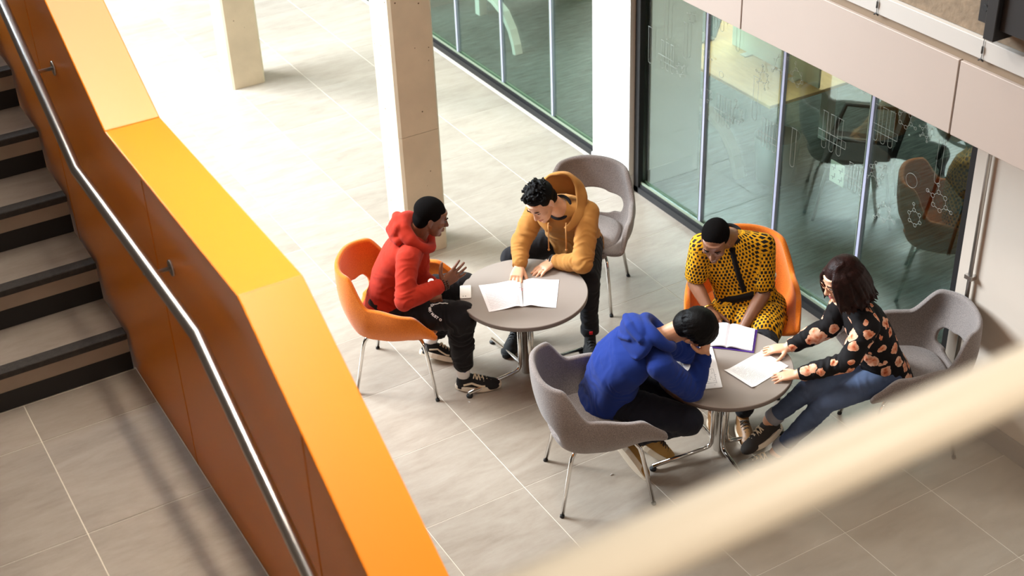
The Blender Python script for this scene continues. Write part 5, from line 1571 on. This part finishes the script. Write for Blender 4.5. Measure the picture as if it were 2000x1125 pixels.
bo = thing('booklet', 'open booklet with handwritten pages under the hands of the person in tan', 'booklet', (3.46, 6.03, TZ))
spine = lambda d: .0065 * math.exp(-(d / .10) ** 2) * (1 - math.exp(-(d / .035) ** 2)) * 2.6
page('page', [(3.2975, 6.2553, .6012), (3.5261, 6.157, .6012), (3.3985, 5.9097, .6012), (3.2059, 5.9736, .6012)], M['page_notes'], bo, lambda u, v: spine((1 - u) * .24) + .003 * v * u)
page('page', [(3.5441, 6.1517, .6012), (3.7279, 6.0425, .6012), (3.5508, 5.7954, .6012), (3.3995, 5.9092, .6012)], M['page_notes'], bo, lambda u, v: spine(u * .22) + .004 * (1 - u))
red = MB()
for q in range(5):
    a = Vector((3.455 + .012 * q - .03, 6.155 - .022 * q, .6035)); red.tube([a, a + Vector((.045, -.018, .0008))], .0012, 5)
rr_ = obj('red_notes', red, mat('red_ink', srgb(225, 120, 130), .7), bo, world=True); rr_['kind'] = 'stuff'

ph = thing('phone', 'white phone lying face down on the table edge by the raised hand', 'phone', (3.195, 6.23, TZ))
c = Vector((3.1945, 6.231, 0)); ux = Vector((.0586, -.0324, 0)).normalized(); uy = Vector((.0657, .1234, 0)).normalized(); uy = (uy - ux * uy.dot(ux)).normalized()
rp_ = []
for cx_, cy_, a0 in ((1, 1, 0), (-1, 1, 90), (-1, -1, 180), (1, -1, 270)):
    for q in range(5):
        a_ = math.radians(a0 + q * 22.5); rp_.append((cx_ * (.0335 - .009) + .009 * math.cos(a_), cy_ * (.069 - .009) + .009 * math.sin(a_)))
def slab_(k, z): return [tuple(ux * (x * k) + uy * (y * k) + Vector((c.x, c.y, z))) for x, y in rp_]
n_ = len(rp_); V_ = slab_(.97, TZ + .0005) + slab_(1, TZ + .002) + slab_(1, TZ + .007) + slab_(.96, TZ + .0085)
F_ = [tuple(range(n_))[::-1], tuple(3 * n_ + q for q in range(n_))]
for i in range(3):
    for q in range(n_): F_.append((i * n_ + q, i * n_ + (q + 1) % n_, (i + 1) * n_ + (q + 1) % n_, (i + 1) * n_ + q))
obj('phone_body', MB().add(V_, F_), M['phone_white'], ph, world=True)
for q in (-.014, .0, ):
    z = TZ + .0086; p0 = c - uy * .052 + ux * q
    obj('camera_lens', MB().tube([(p0.x, p0.y, z - .001), (p0.x, p0.y, z + .0004)], .0034, 12), M['rubber'], ph, world=True)

nb_ = thing('notebook', 'open notebook with a purple cover in front of the person in yellow', 'notebook', (4.19, 5.0, TZ))
Rq = [(4.2682, 5.0938, .611), (4.3566, 4.9862, .611), (4.2113, 4.8327, .611), (4.1135, 4.9324, .611)]
Lq = [(4.1776, 5.1724, .611), (4.2682, 5.0938, .611), (4.1135, 4.9324, .611), (4.0229, 5.0159, .611)]
bump = lambda d: .012 * math.exp(-((d - .03) / .05) ** 2) - .006 * math.exp(-(d / .008) ** 2)
page('page', Rq, M['page_lined'], nb_, lambda u, v: bump(u * .14), .007)
page('page', Lq, M['page_lined'], nb_, lambda u, v: bump((1 - u) * .12), .007)
page('cover', [(4.268, 5.10, .6035), (4.368, 4.980, .6035), (4.213, 4.818, .6035), (4.110, 4.928, .6035)], M['purple'], nb_, thick=.003)
page('cover', [(4.168, 5.182, .6035), (4.268, 5.10, .6035), (4.110, 4.928, .6035), (4.012, 5.018, .6035)], M['purple'], nb_, thick=.003)

pd = thing('exercise_book', 'open exercise book with diagrams under the elbows of the person in blue', 'book', (3.9, 4.87, TZ))
page('page', [(3.8943, 5.0769, .606), (4.055, 4.985, .606), (3.9782, 4.8428, .606), (3.812, 4.9186, .606)], M['page_plain'], pd, lambda u, v: .003 * math.exp(-((1 - v) * .17 / .04) ** 2), .005)
page('page', [(3.812, 4.9186, .606), (3.9782, 4.8428, .606), (3.8757, 4.6616, .606), (3.7225, 4.73, .606)], M['page_plain'], pd, lambda u, v: .003 * math.exp(-(v * .19 / .04) ** 2), .005)

sh = tag(page('paper_sheet', [(3.9726, 4.7728, .6018), (4.2615, 4.81, .6018), (4.2892, 4.6201, .6018), (3.9977, 4.5701, .6018)], M['page_typed'], None, lambda u, v: .010 * max(0, 1 - u / .16) ** 2 + .004 * max(0, v - .9), .0008),
         'loose printed sheet of paper under the hands of the person in the floral top', 'paper')
sc_ = tag(obj('paper_scrap', MB().tube([(3.380, 4.980, .003), (3.392, 4.982, .005), (3.402, 4.976, .003)], .0025, 6), M['pad_edge']), 'tiny white paper scrap on the floor beside the grey chair leg', 'litter')

# lettering curving over the near thigh of the person in the red hoodie
from mathutils.bvhtree import BVHTree
tr = [o for o in RED_P.root.children if o.name.startswith('trousers')][0]
bv = BVHTree.FromPolygons([v.co for v in tr.data.vertices], [q.vertices[:] for q in tr.data.polygons])
hip, kn = RED_P.J['hipR'], RED_P.J['kneeR']; ax = (kn - hip).normalized(); Lr = RED_P.root.location
upv = (Vector((0, 0, 1)) - ax * ax.z).normalized(); ot = ax.cross(upv)
if ot.dot(CAM - kn) < 0: ot = -ot
def on_thigh(t, a):
    c = lerp(hip, kn, t); d = upv * math.cos(a) + ot * math.sin(a)
    h = bv.ray_cast(c + d * .3 - Lr, -d)
    return (h[0], h[1]) if h[0] is not None else (c + d * .09 - Lr, d)
path = [(.84, .10), (.74, .12), (.66, .25), (.625, .48), (.63, .72), (.67, .95), (.73, 1.15), (.79, 1.32)]
dense = []
for a, b in zip(path, path[1:]):
    for q in range(6): dense.append((a[0] + (b[0] - a[0]) * q / 6, a[1] + (b[1] - a[1]) * q / 6))
pts = [on_thigh(*q) for q in dense]
wobj_pts = [p_ + n_ * .002 for p_, n_ in pts[:14]]
pm = MB().tube(wobj_pts, .0028, 6); link('piping', pm.mesh('piping'), M['white_print'], RED_P.root)
txt = 'IS VERY MUST O'
seg = pts[13:]
for q, ch in enumerate(txt):
    if ch == ' ': continue
    t = q / (len(txt) - 1) * (len(seg) - 2); i = int(t)
    p0, n0 = seg[i]; p1 = seg[i + 1][0]
    pos = lerp(p0, p1, t - i) + n0 * .003; tan = (p1 - p0).normalized(); by = n0.cross(tan).normalized()
    cu = bpy.data.curves.new('letter', 'FONT'); cu.body = ch; cu.size = .021; cu.extrude = .0008; cu.offset = .0008; cu.align_x = 'CENTER'; cu.align_y = 'CENTER'; cu.resolution_u = 2
    o = bpy.data.objects.new('letter', cu); COL.objects.link(o); cu.materials.append(M['white_print'])
    m4 = Matrix((tan, by, n0)).transposed().to_4x4(); m4.translation = pos
    bpy.context.view_layer.update()
    me = bpy.data.meshes.new_from_object(o.evaluated_get(bpy.context.evaluated_depsgraph_get())); bpy.data.objects.remove(o)
    o = link('letter', me, M['white_print'], RED_P.root); o.matrix_local = m4
